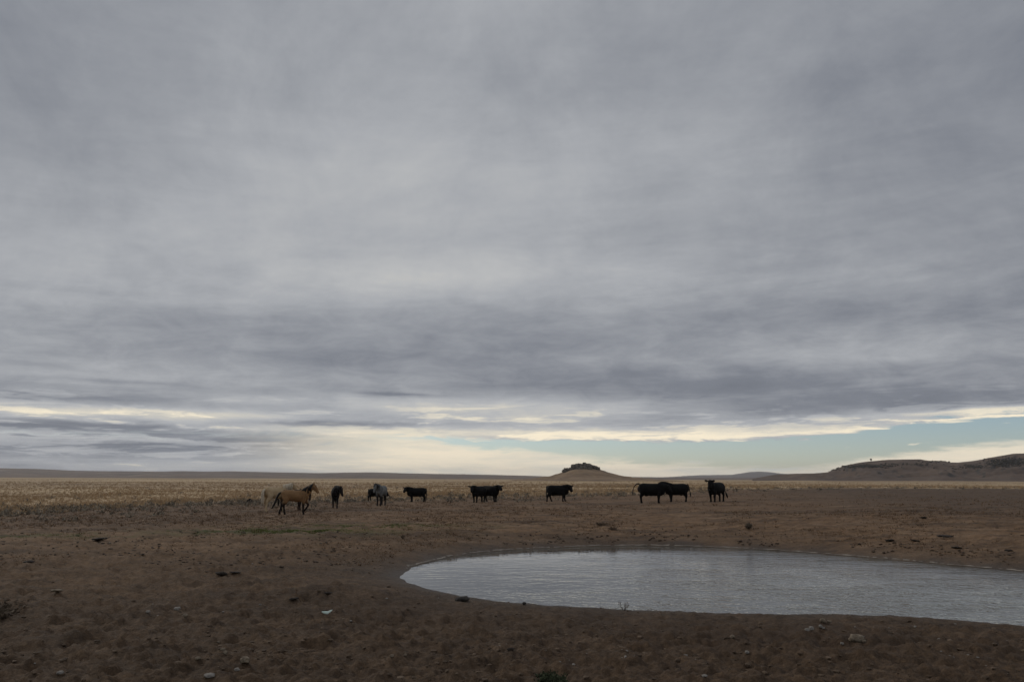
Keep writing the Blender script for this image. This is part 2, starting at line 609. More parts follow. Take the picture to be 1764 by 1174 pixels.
M = {}
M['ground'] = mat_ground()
M['water'] = mat_water()
M['foam'] = mat_simple('dried_foam', [(0.35, (.12, .10, .08)), (0.6, (.28, .245, .205))], 3.0)
M['drygrass'] = mat_simple('dry_grass_blades', [(0.1, (.25, .170, .098)), (0.4, (.35, .242, .140)), (0.7, (.44, .315, .185)), (0.95, (.54, .400, .245))], 0.06, island=0.55)
M['sage'] = mat_simple('grey_sage_leaves', [(0.15, (.080, .068, .054)), (0.45, (.195, .165, .125)), (0.7, (.30, .258, .20)), (0.95, (.40, .32, .215))], 0.35, island=0.5)
M['litter'] = mat_simple('trampled_stubble', [(0.1, (.050, .031, .019)), (0.4, (.13, .080, .046)), (0.7, (.25, .160, .092)), (0.95, (.40, .285, .175))], 0.25, island=0.5)
M['greengrass'] = mat_simple('short_green_grass', [(0.2, (.06, .080, .020)), (0.5, (.105, .140, .030)), (0.8, (.17, .19, .05))], 0.8, island=0.5)
M['clod'] = mat_simple('soil_clod', [(0.25, (.055, .037, .024)), (0.5, (.105, .073, .048)), (0.75, (.165, .118, .080))], 5.0, island=0.35, bump_s=0.6)
M['darkmud'] = mat_simple('dark_dung_crust', [(0.3, (.014, .011, .009)), (0.6, (.036, .027, .021))], 9.0, bump_s=0.6)
M['dung'] = mat_simple('dried_dung', [(0.2, (.028, .020, .014)), (0.8, (.085, .060, .042))], 2.0, island=.6)
M['mud'] = mat_simple('shore_mud', [(0.2, (.028, .019, .013)), (0.8, (.10, .068, .045))], 2.0, island=.6)
M['palestone'] = mat_simple('pale_limestone', [(0.3, (.10, .076, .053)), (0.5, (.20, .160, .115)), (0.7, (.30, .25, .185))], 14.0, bump_s=0.9, bump_d=0.03)
M['greystone'] = mat_simple('grey_white_stone', [(0.3, (.13, .115, .10)), (0.5, (.24, .22, .195)), (0.7, (.34, .315, .285))], 12.0, bump_s=0.8)
M['darkstone'] = mat_simple('dark_wet_stone', [(0.3, (.022, .020, .019)), (0.6, (.055, .048, .042)), (0.8, (.085, .073, .062))], 9.0, bump_s=0.8)
M['rock'] = mat_simple('dark_cap_rock', [(0.30, (.035, .030, .026)), (0.5, (.105, .088, .072)), (0.70, (.20, .165, .13))], 0.35, detail=7, bump_s=0.8, bump_d=0.6, coord='Object')
M['weed'] = mat_simple('dead_weed_stems', [(0.3, (.085, .064, .045)), (0.6, (.16, .125, .09))], 6.0, island=0.5)
M['tumble'] = mat_simple('brown_tumbleweed', [(0.3, (.050, .034, .023)), (0.6, (.10, .068, .045))], 6.0, island=0.5)
M['greenleaf'] = mat_simple('dull_green_leaves', [(0.3, (.022, .028, .014)), (0.6, (.045, .055, .026))], 8.0, island=0.5)
M['plastic'] = mat_simple('pale_green_plastic', [(0.3, (.52, .66, .58)), (0.7, (.70, .80, .74))], 8.0, rough=0.4, spec=0.5)
M['bushdark'] = mat_simple('hill_shrub_leaves', [(0.3, (.026, .024, .018)), (0.7, (.062, .053, .040))], 0.2, island=0.5)


def mat_hill(name, c_lo, c_mid, c_hi, scale, band, rockcol, slope0, slope1):
    m, g, p = new_mat(name)
    pos = geo_pos(g)
    px, py, pz = g.sep(pos)
    n1 = g.noise(pos, scale, 6, 0.62)
    q = g.xyz(g.mul(px, scale * 0.5), g.mul(py, scale * 0.5), g.mul(pz, band))
    n2 = g.noise(q, 1.0, 5, 0.6)
    col = g.ramp(g.add(g.mul(n1, 0.5), g.mul(n2, 0.5)), [(0.32, c_lo), (0.5, c_mid), (0.68, c_hi)])
    nz = g.sep(g.node('ShaderNodeNewGeometry').outputs['True Normal'])[2]
    steep = g.step(g.add(nz, g.mul(g.sub(n1, 0.5), 0.25)), slope1, slope0)
    col = g.mix(steep, col, rockcol + (1,))
    g.link(col, p.inputs['Base Color'])
    bump(g, p, n1, 0.8, 2.0)
    return m


M['mesa'] = mat_hill('mesa_slope_earth', (.058, .038, .027), (.108, .072, .051), (.165, .115, .080), 0.018, 0.10, (.040, .034, .030), 0.80, 0.93)
M['ridge'] = mat_hill('far_ridge_earth', (.080, .056, .043), (.145, .102, .075), (.23, .165, .115), 0.004, 0.02, (.07, .055, .048), 0.9, 0.99)
M['butte'] = mat_hill('butte_slope_grass', (.12, .080, .050), (.235, .160, .098), (.34, .24, .150), 0.05, 0.25, (.085, .065, .05), 0.70, 0.86)
M['fardist'] = mat_hill('distant_hill_earth', (.10, .08, .075), (.15, .12, .105), (.20, .16, .13), 0.003, 0.02, (.09, .07, .065), 0.8, 0.95)

# ------------------------------------------------------------------ ground sheet to the horizon
GRASS_PX = [(-300, 880), (0, 876), (200, 868), (300, 864), (440, 861), (600, 860), (700, 860), (900, 858), (1040, 857), (1100, 855), (1200, 852), (1300, 849), (1400, 847), (1764, 846), (2100, 846)]
_ga = []; _gr = []
for x_, y_ in GRASS_PX:
    X_, Y_ = on_plane(x_, y_, -0.05)
    _ga.append(math.atan2(X_, Y_)); _gr.append(math.hypot(X_, Y_))


def grass_edge(a):
    return np.interp(a, _ga, _gr)


def build_ground():
    dense = np.arange(R(-44), R(44), 0.0022)
    coarse = np.linspace(R(44), R(316), 100)[1:-1]
    ang = np.concatenate([dense, coarse])
    rs = [0.6, 1.4, 2.4, 3.4, 4.4, 5.2]
    r = 5.6
    while r < 14500:
        rs.append(r)
        if r < 18: r += max(0.022, r * r / 1500.0)
        elif r < 220: r += 0.012 * r
        else: r += 0.03 * r
    rs = np.array(rs)
    A, RR = np.meshgrid(ang, rs)
    X = RR * np.sin(A); Y = RR * np.cos(A)
    Z = terrain(X.ravel(), Y.ravel()).reshape(X.shape)
    V = np.stack([X, Y, Z], -1).reshape(-1, 3)
    F = grid_faces(len(rs), len(ang), wrap=True)[:, ::-1]
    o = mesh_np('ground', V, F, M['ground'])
    # centre cap so that the sheet is closed under the camera
    # zones: dry grass cover, wet soil near the water widened to paint in the rim's shade, green growth
    a = np.where(A > math.pi, A - 2 * math.pi, A)
    n = fbm(X / 6.0, Y / 14.0, 91, 3)
    edge = grass_edge(a)
    grass = smooth(RR + n * 9.0 * (edge / 66.0), edge * 0.97, edge * 1.22)
    d = np.full(X.shape, 99.0)
    nr = RR < 60
    d[nr] = pond_dist(X[nr], Y[nr])
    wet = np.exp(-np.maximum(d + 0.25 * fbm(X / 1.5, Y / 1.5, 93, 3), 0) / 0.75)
    green = np.zeros(X.shape)
    for gx, gy, wx, wy, k in [(490, 916, 4.2, 1.6, 1.0), (640, 905, 5.0, 1.6, .8), (400, 917, 3.0, 1.2, .6), (50, 924, 3.0, 1.2, .7), (110, 921, 3.0, 1., .4)]:
        P, _ = ground_at(gx, gy, False)
        green += k * np.exp(-(((X - P.x) / wx) ** 2 + ((Y - P.y) / wy) ** 2))
    green = np.clip(green, 0, 1) * smooth(fbm(X / 1.3, Y / 1.3, 97, 3), -0.35, 0.25)
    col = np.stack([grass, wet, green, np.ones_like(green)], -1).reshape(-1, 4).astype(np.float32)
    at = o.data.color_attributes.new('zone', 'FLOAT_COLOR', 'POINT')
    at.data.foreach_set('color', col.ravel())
    tag(o, kind='structure')
    return o


build_ground()

# water sheet, a little larger than the shore line so that the banks cut it
cen = POND.mean(0)
dirs = POND - cen
outp = POND + dirs / np.linalg.norm(dirs, axis=1)[:, None] * 0.9
bm = bmesh.new()
vsb = [bm.verts.new((p[0], p[1], Z_W)) for p in outp]
f = bm.faces.new(vsb)
bmesh.ops.recalc_face_normals(bm, faces=bm.faces)
if f.normal.z < 0: f.normal_flip()
bmesh.ops.triangulate(bm, faces=bm.faces)
tag(bm_obj('pond_water', bm, M['water']), kind='structure')


def foam_line():
    V = []; F = []
    pts = smooth_closed([on_plane(x, y, Z_W) for x, y in POND_PX], 4)
    cenp = pts.mean(0)
    n = len(pts)
    # only where the far and left shore shows it
    tang = np.roll(pts, -1, 0) - np.roll(pts, 1, 0)
    nor = np.stack([tang[:, 1], -tang[:, 0]], 1); nor /= np.linalg.norm(nor, axis=1)[:, None]
    sgn = np.sign(((pts - cenp) * nor).sum(1)); nor *= sgn[:, None]
    offs = np.arange(-0.6, 0.9, 0.03)
    prev = False
    for i in range(n):
        p = pts[i]
        if p[1] < 21.5 or p[0] > 16.5:
            prev = False
            continue
        q = p[None] + nor[i][None] * offs[:, None]
        T = terrain(q[:, 0], q[:, 1])
        up = np.nonzero(T > Z_W + 0.012)[0]
        j = up[0] if len(up) else len(offs) // 2
        wdt = 0.05 + 0.04 * (0.5 + 0.5 * math.sin(i * 0.9)) * rnd.random()
        a = q[j]; b = a + nor[i] * wdt
        za = max(T[j], Z_W + 0.01) + 0.006
        zb = max(tz(b[0], b[1]), za) + 0.006
        V += [(a[0], a[1], za), (b[0], b[1], zb)]
        if prev and rnd.random() > 0.10:
            k = len(V)
            F.append((k - 4, k - 3, k - 1, k - 2))
        prev = True
    o = mesh_np('foam_line', V, F, M['foam'])
    tag(o, 'thin pale line of dried foam along the far shore of the pond', 'foam', kind='stuff')


foam_line()

# ------------------------------------------------------------------ hills
def skyline_hill(name, sky_px, d_base, d_ridge, d_back, mat, prof, n_az, n_v, gully, seed, back_h=0.55, margin=0.0):
    """hill mass whose crest follows a skyline; real depth from base to back"""
    pts = [azel(x, y) for x, y in sky_px]
    pa = np.array([p[0] for p in pts]); pe = np.array([p[1] for p in pts])
    a = np.linspace(pa[0], pa[-1], n_az)
    h = np.tan(np.interp(a, pa, pe)) * d_ridge + CAM_Z
    k = np.ones(1)
    h = np.maximum(h, 0.0) + 0.3
    vv = np.concatenate([np.linspace(0, 1, n_v), np.linspace(1, 2, n_v // 2)[1:]])
    Vv, Aa = np.meshgrid(vv, a, indexing='ij')
    D = np.where(Vv <= 1, d_base + (d_ridge - d_base) * Vv, d_ridge + (d_back - d_ridge) * (Vv - 1))
    pv = np.interp(np.minimum(Vv, 1), [p[0] for p in prof], [p[1] for p in prof])
    pv = np.where(Vv > 1, 1 - (1 - back_h) * smooth(Vv, 1, 2), pv)
    H = np.interp(Aa, a, h)
    X = D * np.sin(Aa); Y = D * np.cos(Aa)
    amp = gully * H * np.clip(pv * (1.02 - pv) * 4, 0, 1)
    L = d_ridge * 0.06
    ridged = 1 - np.abs(fbm(Aa * d_ridge / L, D / (L * 3.0), seed, 4)) * 1.6
    Z = H * pv + amp * (ridged - 0.75) * 0.35 + amp * 0.12 * fbm(X / (L * .5), Y / (L * .5), seed + 3, 4)
    Z = Z - 3.0 * (1 - smooth(Vv, 0, 0.06)) - 3.0 * smooth(Vv, 1.9, 2.0)
    V = np.stack([X, Y, Z], -1).reshape(-1, 3)
    F = grid_faces(len(vv), n_az)[:, ::-1]
    o = mesh_np(name, V, F, mat)
    tag(o, kind='structure')
    return o, (X, Y, Z, Vv, Aa)


LEFT_SKY = [(-500, 806), (-250, 801), (-100, 803), (0, 805.5), (60, 807), (85, 808), (127, 810), (180, 811), (227, 811.2), (280, 811.6), (312, 810.7), (354, 811.6), (397, 811),
            (440, 812.2), (482, 813), (550, 814.2), (600, 813.3), (640, 813), (690, 814.3), (740, 815.5), (800, 816.3), (860, 817.6), (900, 818.6), (940, 819.8), (1000, 820.5), (1060, 820.6), (1150, 821.6), (1250, 822.2), (1350, 823)]
skyline_hill('left_ridge', LEFT_SKY, 2300, 5600, 8000, M['ridge'], [(0, 0), (.25, .10), (.5, .30), (.75, .62), (.9, .88), (1, 1)], 420, 60, 0.5, 201)
FAR_SKY = [(1090, 824.5), (1120, 822.5), (1160, 820.5), (1190, 818.6), (1210, 817.8), (1260, 817.2), (1275, 815), (1290, 812.6), (1306, 811.7), (1325, 812.4), (1345, 815), (1380, 817), (1450, 818), (1520, 821), (1600, 824)]
skyline_hill('distant_hill', FAR_SKY, 7000, 9800, 12500, M['fardist'], [(0, 0), (.4, .25), (.8, .8), (1, 1)], 160, 40, 0.35, 211)
MESA_SKY = [(1296, 824), (1312, 821), (1335, 817), (1370, 815.3), (1400, 814.8), (1425, 813), (1437, 809), (1447, 804.5), (1460, 800), (1480, 796), (1500, 793.6), (1530, 791.6), (1560, 791.2), (1585, 791), (1593, 792.4), (1604, 793.6),
            (1628, 794), (1637, 796), (1650, 796.6), (1665, 795), (1690, 791.4), (1705, 788), (1720, 785), (1745, 781), (1764, 780), (1850, 776), (1950, 781), (2080, 790), (2250, 800), (2400, 806)]
mesa, MG = skyline_hill('right_mesa', MESA_SKY, 1050, 1900, 2900, M['mesa'], [(0, 0), (.25, .05), (.5, .18), (.68, .38), (.80, .60), (.88, .84), (.94, .93), (1, 1)], 520, 130, 0.75, 221, 0.8)


def lump_mesh(seed, sub=2, rough=0.3, freq=1.6, flat=0.0, blocky=0.0):
    """irregular stone shape of unit radius, as arrays"""
    b = bmesh.new()
    bmesh.ops.create_icosphere(b, subdivisions=sub, radius=1.0)
    V = np.array([v.co[:] for v in b.verts]); F = np.array([[v.index for v in f.verts] for f in b.faces])
    b.free()
    n = perlin(V[:, 0] * freq + seed * 1.37 + V[:, 2] * .9, V[:, 1] * freq - V[:, 2] * 1.3 + seed, seed) + 0.5 * perlin(V[:, 0] * freq * 2.3 + V[:, 2] * 2.1, V[:, 1] * freq * 2.3 - seed + V[:, 2], seed + 4)
    if blocky:
        m = np.max(np.abs(V), axis=1)[:, None]
        V = V * (1 - blocky) + V / m * 0.8 * blocky
    V = V * (1 + rough * n[:, None])
    if flat:
        V[:, 2] = np.where(V[:, 2] < -flat, -flat + (V[:, 2] + flat) * 0.15, V[:, 2])
    return V, F


# shrubs and broken rim rock on the mesa: scattered clumps in patches
def mesa_scrub():
    X, Y, Z, Vv, Aa = MG
    Vs = []; Fs = []; base = 0
    spots = [(1490, 802.5, 40, 2.5, 420), (1560, 800, 60, 3, 60), (1680, 803, 26, 3, 160), (1738, 796, 36, 7, 620), (1640, 806, 60, 5, 30), (1440, 808, 15, 3, 30), (1600, 795, 20, 2, 40), (1615, 794, 14, 1.5, 30)]
    el_ = np.arctan2(Z - CAM_Z, np.hypot(X, Y))
    ok = Vv <= 1.0
    Xf, Yf, Zf, Af, Ef = X[ok], Y[ok], Z[ok], Aa[ok], el_[ok]
    for px, py, wx, wy, n in spots:
        for _ in range(n):
            a, e = azel(px + rnd.gauss(0, wx * .5), py + rnd.gauss(0, wy * .5))
            i = np.argmin((Af - a) ** 2 + ((Ef - e) * 1.0) ** 2)
            if abs(Ef[i] - e) > 0.002: continue
            s = rnd.uniform(0.7, 2.0)
            V, F = lump_mesh(rnd.randrange(1000), 1, 0.5, 1.5)
            V = V * np.array([s * rnd.uniform(.9, 1.8), s, s * rnd.uniform(.5, .9)]) + np.array([Xf[i] + rnd.uniform(-4, 4), Yf[i] + rnd.uniform(-4, 4), Zf[i] + s * .05])
            Vs.append(V); Fs.append(F + base); base += len(V)
    o = mesh_np('mesa_scrub', np.concatenate(Vs), np.concatenate(Fs), M['bushdark'], smooth_shade=False)
    tag(o, 'dark scrub and broken rock in patches on the right mesa', 'scrub', kind='stuff')


mesa_scrub()

# ------------------------------------------------------------------ butte with rock cap
BUTTE_D = 900.0


def butte_point(px, py, D=BUTTE_D):
    d = ray(px, py)
    k = D / math.hypot(d.x, d.y)
    return Vector((d.x * k, d.y * k, CAM_Z + d.z * k))


def build_butte():
    root = empty('butte', butte_point(1003, 822))
    root.location.z = 0
    c = root.location
    n_a, n_r = 128, 48
    # radial profile on either side as seen, joined around
    prof_r = np.array([0, 15, 21, 29, 37, 48, 62, 85, 110])
    prof_h = np.array([13.4, 11.9, 10.2, 7.4, 5.2, 3.3, 1.8, .4, -1.4])
    A, RR = np.meshgrid(np.linspace(0, 2 * math.pi, n_a, endpoint=False), np.linspace(0.0, 1, n_r), indexing='xy')
    RR = RR ** 1.2 * 110
    X = RR * np.cos(A); Y = RR * np.sin(A)
    st = 1 + 0.12 * np.cos(A) + 0.08 * np.sin(3 * A + 1)
    Z = np.interp(RR / st, prof_r, prof_h)
    Z = Z + 0.9 * fbm(X / 14.0, Y / 14.0, 301, 4) * smooth(RR, 6, 25) * (1 - smooth(RR, 80, 105))
    gul = 1 - np.abs(fbm(A * 5.0, RR / 40.0, 311, 3)) * 1.5
    Z = Z + 0.8 * (gul - .7) * smooth(RR, 15, 35) * (1 - smooth(RR, 50, 85))
    V = np.stack([X, Y, Z], -1).reshape(-1, 3)
    o = mesh_np('slope', V, grid_faces(n_r, n_a, True), M['butte'], root)
    # rock blocks of the cap
    pm = FPX / BUTTE_D
    blocks = [  # px, top py, bottom py, half width px, depth m, shift back m
        (1000, 798.0, 811, 12, 10, 4), (1011, 797.3, 811, 11, 9, 2), (992, 799.6, 811, 8, 8, 0), (987.5, 799.9, 810.5, 5, 6, -2),
        (1018, 799.5, 811, 8, 8, 0), (1025, 802.0, 811, 6, 7, -2), (1029, 803.6, 811.5, 5, 6, -4), (1004, 803, 811.5, 9, 6, -7),
        (977, 806.2, 811.5, 6, 5, 0), (972, 808.2, 812.5, 4.5, 4, -1), (983, 805, 811.5, 5, 5, -2), (1038, 810.8, 814, 5, 4, -2), (1042, 812, 815, 3, 3, -2),
        (1006, 796.8, 808, 5, 6, 0), (997, 798.4, 806, 4, 5, -3), (1014, 804.5, 812.5, 6, 5, -9), (995, 805, 812.5, 6, 5, -8), (1003, 810.5, 813, 4, 3, -14), (1017, 811, 813.5, 3, 3, -13)]
    for i, (px, t, b, hw, dep, back) in enumerate(blocks):
        pt = butte_point(px, t - 1.3); pb = butte_point(px, b)
        h = (pt.z - pb.z) + 1.5
        Vl, Fl = lump_mesh(400 + i, 3, 0.38, 1.8, blocky=0.18)
        Vl = Vl / np.abs(Vl).max(0)
        Vl = Vl * np.array([hw / pm, dep, h * 0.5])
        rr = mesh_np('rock', Vl, Fl, M['rock'], root, False)
        rr.location = (pt.x - c.x, back, pt.z - h * 0.5)
    tag(root, 'small cone-shaped butte with a dark rocky cap on the horizon', 'butte')


build_butte()

# ------------------------------------------------------------------ ground cover (uncountable)
def blades(name, X, Y, H, Wd, n_bl, spread, mat, lean=0.35, label=None, cat=None, zoff=-0.02):
    """many tufts of narrow blades joined into one mesh"""
    n = len(X)
    Z = terrain(X, Y) + zoff
    k = n_bl
    ang = RNG.uniform(0, 2 * math.pi, (n, k))
    rad = RNG.uniform(0, 1, (n, k)) * spread[:, None]
    bx = X[:, None] + rad * np.cos(ang); by = Y[:, None] + rad * np.sin(ang)
    h = H[:, None] * RNG.uniform(0.5, 1.1, (n, k))
    la = ang + RNG.normal(0, 0.6, (n, k))
    ln = h * lean * RNG.uniform(0.2, 1.4, (n, k))
    tx = bx + np.cos(la) * ln; ty = by + np.sin(la) * ln
    wa = RNG.uniform(0, math.pi, (n, k))
    wd = Wd[:, None] * RNG.uniform(0.6, 1.3, (n, k)) * 0.5
    z0 = np.broadcast_to(Z[:, None], (n, k))
    v0 = np.stack([bx - np.cos(wa) * wd, by - np.sin(wa) * wd, z0], -1)
    v1 = np.stack([bx + np.cos(wa) * wd, by + np.sin(wa) * wd, z0], -1)
    v2 = np.stack([tx, ty, z0 + h], -1)
    V = np.stack([v0, v1, v2], 2).reshape(-1, 3)
    F = np.arange(len(V)).reshape(-1, 3)
    o = mesh_np(name, V, F, mat, smooth_shade=False)
    if label: tag(o, label, cat, kind='stuff')
    return o


def leafy(name, X, Y, S, Hh, n_leaf, leaf, mat, label, cat):
    """low rounded shrubs, each a cloud of small leaf faces, joined into one mesh"""
    n = len(X)
    Z = terrain(X, Y)
    k = n_leaf
    d = RNG.normal(0, 1, (n, k, 3)); d /= np.linalg.norm(d, axis=-1, keepdims=True)
    rr = RNG.uniform(0.45, 1.05, (n, k, 1)) * (1 + 0.25 * np.sin(d[..., :1] * 4 + X[:, None, None]))
    c = d * rr
    c[..., 2] = np.abs(c[..., 2])
    c = c * np.stack([S, S, Hh], -1)[:, None, :]
    c = c + np.stack([X, Y, Z - 0.03], -1)[:, None, :]
    a = RNG.normal(0, 1, (n, k, 3)); a /= np.linalg.norm(a, axis=-1, keepdims=True)
    b = RNG.normal(0, 1, (n, k, 3)); b[..., 2] = np.abs(b[..., 2]) + .4; b /= np.linalg.norm(b, axis=-1, keepdims=True)
    L = (leaf * S)[:, None, None] * RNG.uniform(0.6, 1.5, (n, k, 1))
    V = np.stack([c - a * L * .5, c + a * L * .5, c + b * L * 1.5], 2).reshape(-1, 3)
    o = mesh_np(name, V, np.arange(len(V)).reshape(-1, 3), mat, smooth_shade=False)
    tag(o, label, cat, kind='stuff')
    return o


def polar_sample(n, rmin, rmax, amin=R(-43), amax=R(43), power=1.0):
    """positions whose density falls with distance"""
    a = RNG.uniform(amin, amax, n)
    t = RNG.uniform(0, 1, n) ** power
    r = 1.0 / (1.0 / rmax + t * (1.0 / rmin - 1.0 / rmax))
    return a, r


# dry grass of the plain
a, r = polar_sample(120000, 45, 1100, power=1.2)
e = grass_edge(a)
X, Y = r * np.sin(a), r * np.cos(a)
patch = fbm(X / 16.0, Y / 30.0, 501, 3)
keep = (r > e * (1.02 + 0.16 * patch)) & (RNG.uniform(0, 1, len(r)) < np.clip(0.62 + 0.8 * patch, .12, 1) * smooth(r / e, 0.95, 1.4) + .12)
X, Y, r = X[keep], Y[keep], r[keep]
hs = RNG.uniform(0.16, 0.40, len(X)) * np.clip(1 + 0.5 * fbm(X / 9.0, Y / 9.0, 511, 2), .5, 1.6)
sc = np.clip(r / 110.0, 0.8, 4.0)
blades('dry_grass', X, Y, hs, 0.045 * sc, 7, 0.16 * sc ** .8, M['drygrass'], 0.5, 'tan dry grass covering the plain behind the animals', 'grass')

# grey sage belt at the edge of the trampled ground
a, r = polar_sample(9000, 44, 260, power=0.9)
e = grass_edge(a)
X, Y = r * np.sin(a), r * np.cos(a)
patch = fbm(X / 11.0, Y / 16.0, 521, 3)
rel = r / e
pr = np.exp(-((rel - 1.10) / 0.16) ** 2) * 1.2 + 0.10 * (rel > 1) + 0.8 * smooth(-a, 0.22, 0.5) * np.exp(-((rel - 0.97) / 0.14) ** 2)
keep = RNG.uniform(0, 1, len(r)) < pr * np.clip(0.75 + 1.1 * patch, 0.05, 1.2)
X, Y = X[keep], Y[keep]
S = RNG.uniform(0.16, 0.42, len(X))
leafy('sagebrush', X, Y, S, S * RNG.uniform(.55, 1.0, len(X)), 26, 0.30, M['sage'], 'belt of low grey sagebrush where the grass meets bare ground', 'sagebrush')

# rusty stubble and litter on the trampled ground
a, r = polar_sample(60000, 21, 150, power=0.9)
e = grass_edge(a)
X, Y = r * np.sin(a), r * np.cos(a)
patch = fbm(X / 5.0, Y / 9.0, 531, 4)
left = smooth(-a, -0.15, 0.35)
keep = (RNG.uniform(0, 1, len(r)) < np.clip(0.30 + 0.9 * patch + 0.75 * left * smooth(r, 33, 46) + 0.35 * np.exp(-((r / e - .98) / .10) ** 2), 0, 1)) & (r < e * 1.1) & (pond_dist(X, Y) > 0.9)
X, Y, r = X[keep], Y[keep], r[keep]
blades('stubble', X, Y, RNG.uniform(0.03, 0.14, len(X)) * (0.45 + 0.75 * smooth(r, 24, 55)), np.full(len(X), 0.035), 6, RNG.uniform(.06, .22, len(X)), M['litter'], 1.1,
       'brown trampled stubble and litter scattered over the bare ground', 'stubble')

# short green growth
Xs = []; Ys = []
for gx, gy, wx, wy, n in [(500, 915, 2.6, .8, 2600), (640, 905, 3.4, .8, 1500), (590, 909, 3.0, .7, 500), (405, 917, 2.4, .7, 300), (50, 924, 2.2, .8, 600)]:
    P, _ = ground_at(gx, gy, False)
    Xs.append(P.x + RNG.normal(0, wx * .6, n)); Ys.append(P.y + RNG.normal(0, wy * .6, n))
X = np.concatenate(Xs); Y = np.concatenate(Ys)
keep = fbm(X / 0.9, Y / 0.9, 541, 3) > -0.05
X, Y = X[keep], Y[keep]
blades('green_grass', X, Y, RNG.uniform(.02, .06, len(X)), np.full(len(X), .02), 6, np.full(len(X), .12), M['greengrass'], 0.9, 'thin flush of short green grass beyond the pond', 'grass')


# clods and small stones, too many to count
def scatter_lumps(name, X, Y, S, mat, label, cat, flat=0.55):
    protos = [lump_mesh(600 + i, 1, 0.34, 1.6) for i in range(8)]
    n = len(X)
    Z = terrain(X, Y)
    Vs = []; Fs = []; base = 0
    which = RNG.integers(0, 8, n)
    for k in range(8):
        idx = np.nonzero(which == k)[0]
        V, F = protos[k]
        m = len(idx)
        if not m: continue
        th = RNG.uniform(0, 2 * math.pi, m)
        st = np.stack([RNG.uniform(.8, 1.5, m), RNG.uniform(.7, 1.1, m), RNG.uniform(flat * .6, flat * 1.3, m)], -1) * S[idx][:, None]
        W = V[None] * st[:, None, :]
        cs, sn = np.cos(th)[:, None], np.sin(th)[:, None]
        W2 = np.stack([W[..., 0] * cs - W[..., 1] * sn, W[..., 0] * sn + W[..., 1] * cs, W[..., 2]], -1)
        W2 += np.stack([X[idx], Y[idx], Z[idx] + S[idx] * 0.12], -1)[:, None, :]
        Vs.append(W2.reshape(-1, 3))
        Fs.append((F[None] + (np.arange(m) * len(V))[:, None, None]).reshape(-1, 3) + base)
        base += m * len(V)
    o = mesh_np(name, np.concatenate(Vs), np.concatenate(Fs), mat, smooth_shade=False)
    tag(o, label, cat, kind='stuff')


a, r = polar_sample(13000, 6.2, 60, power=0.75)
X, Y = r * np.sin(a), r * np.cos(a)
patch = fbm(X / 2.2, Y / 2.2, 551, 3)
keep = (RNG.uniform(0, 1, len(r)) < np.clip(.35 + .9 * patch, .04, 1)) & (pond_dist(X, Y) > 0.35)
X, Y = X[keep], Y[keep]
S = 0.006 + 0.034 * RNG.uniform(0, 1, len(X)) ** 3.2
scatter_lumps('soil_clods', X, Y, S, M['clod'], 'small brown clods of broken soil around the pond', 'clods')
# darker muddy lumps along the far shore
NM = 1000
t = RNG.uniform(0, 1, NM)
pf = np.array([ground_at(x, y, False)[0][:2] for x, y in [(880, 940), (960, 937), (1040, 934), (1110, 931), (1180, 933), (1260, 936), (1340, 941), (1430, 947), (1530, 955), (1640, 965), (1740, 974)]])
ti = t * (len(pf) - 1)
X = np.interp(ti, np.arange(len(pf)), pf[:, 0]) + RNG.normal(0, .5, NM)
Y = np.interp(ti, np.arange(len(pf)), pf[:, 1]) + np.abs(RNG.normal(0, 1.3, NM)) - .5
keep = (pond_dist(X, Y) > 0.35) & (fbm(X / 1.6, Y / 1.6, 561, 2) > -0.15)
X, Y = X[keep], Y[keep]
scatter_lumps('mud_lumps', X, Y, (.012 + .055 * RNG.uniform(0, 1, len(X)) ** 3), M['mud'], 'dark trampled mud lumps along the far shore of the pond', 'mud', 0.6)
a, r = polar_sample(1500, 6.2, 60, power=0.8)
X, Y = r * np.sin(a), r * np.cos(a)
keep = (fbm(X / 4.0, Y / 4.0, 571, 2) > 0.18) & (pond_dist(X, Y) > 0.6)
X, Y = X[keep], Y[keep]
scatter_lumps('pale_pebbles', X, Y, 0.006 + 0.020 * RNG.uniform(0, 1, len(X)) ** 2.5, M['greystone'], 'tiny pale pebbles strewn over the dirt', 'pebbles')
a, r = polar_sample(8000, 19, 95, power=0.9)
X, Y = r * np.sin(a), r * np.cos(a)
keep = (fbm(X / 5.0, Y / 5.0, 581, 3) > 0.0) & (pond_dist(X, Y) > 1.0) & (r < grass_edge(a))
X, Y = X[keep], Y[keep]
scatter_lumps('dung_bits', X, Y, RNG.uniform(.015, .055, len(X)), M['dung'], 'dark dried dung bits strewn over the trampled ground', 'dung', 0.35)


# ------------------------------------------------------------------ single stones and lumps
def stone(name, px, py, wpx, hr, mat, label, cat='stone', seed=0, group=None, rough=0.28, blocky=0.3, yr=0.8, sub=3, freq=1.7):
    P, t_ = ground_at(px, py)
    s = wpx * 0.5 * t_ / FPX
    V, F = lump_mesh(700 + seed, sub, rough, freq, blocky=blocky)
    V = V / np.abs(V).max(0)
    V = V * np.array([s, s * yr, s * hr])
    V[:, 2] += s * hr * 0.72
    o = mesh_np(name, V, F, mat, smooth_shade=True)
    o.location = P
    o.rotation_euler = (rnd.uniform(-.1, .1), rnd.uniform(-.1, .1), rnd.uniform(-.4, .4))
    tag(o, label, cat, group)
    return o


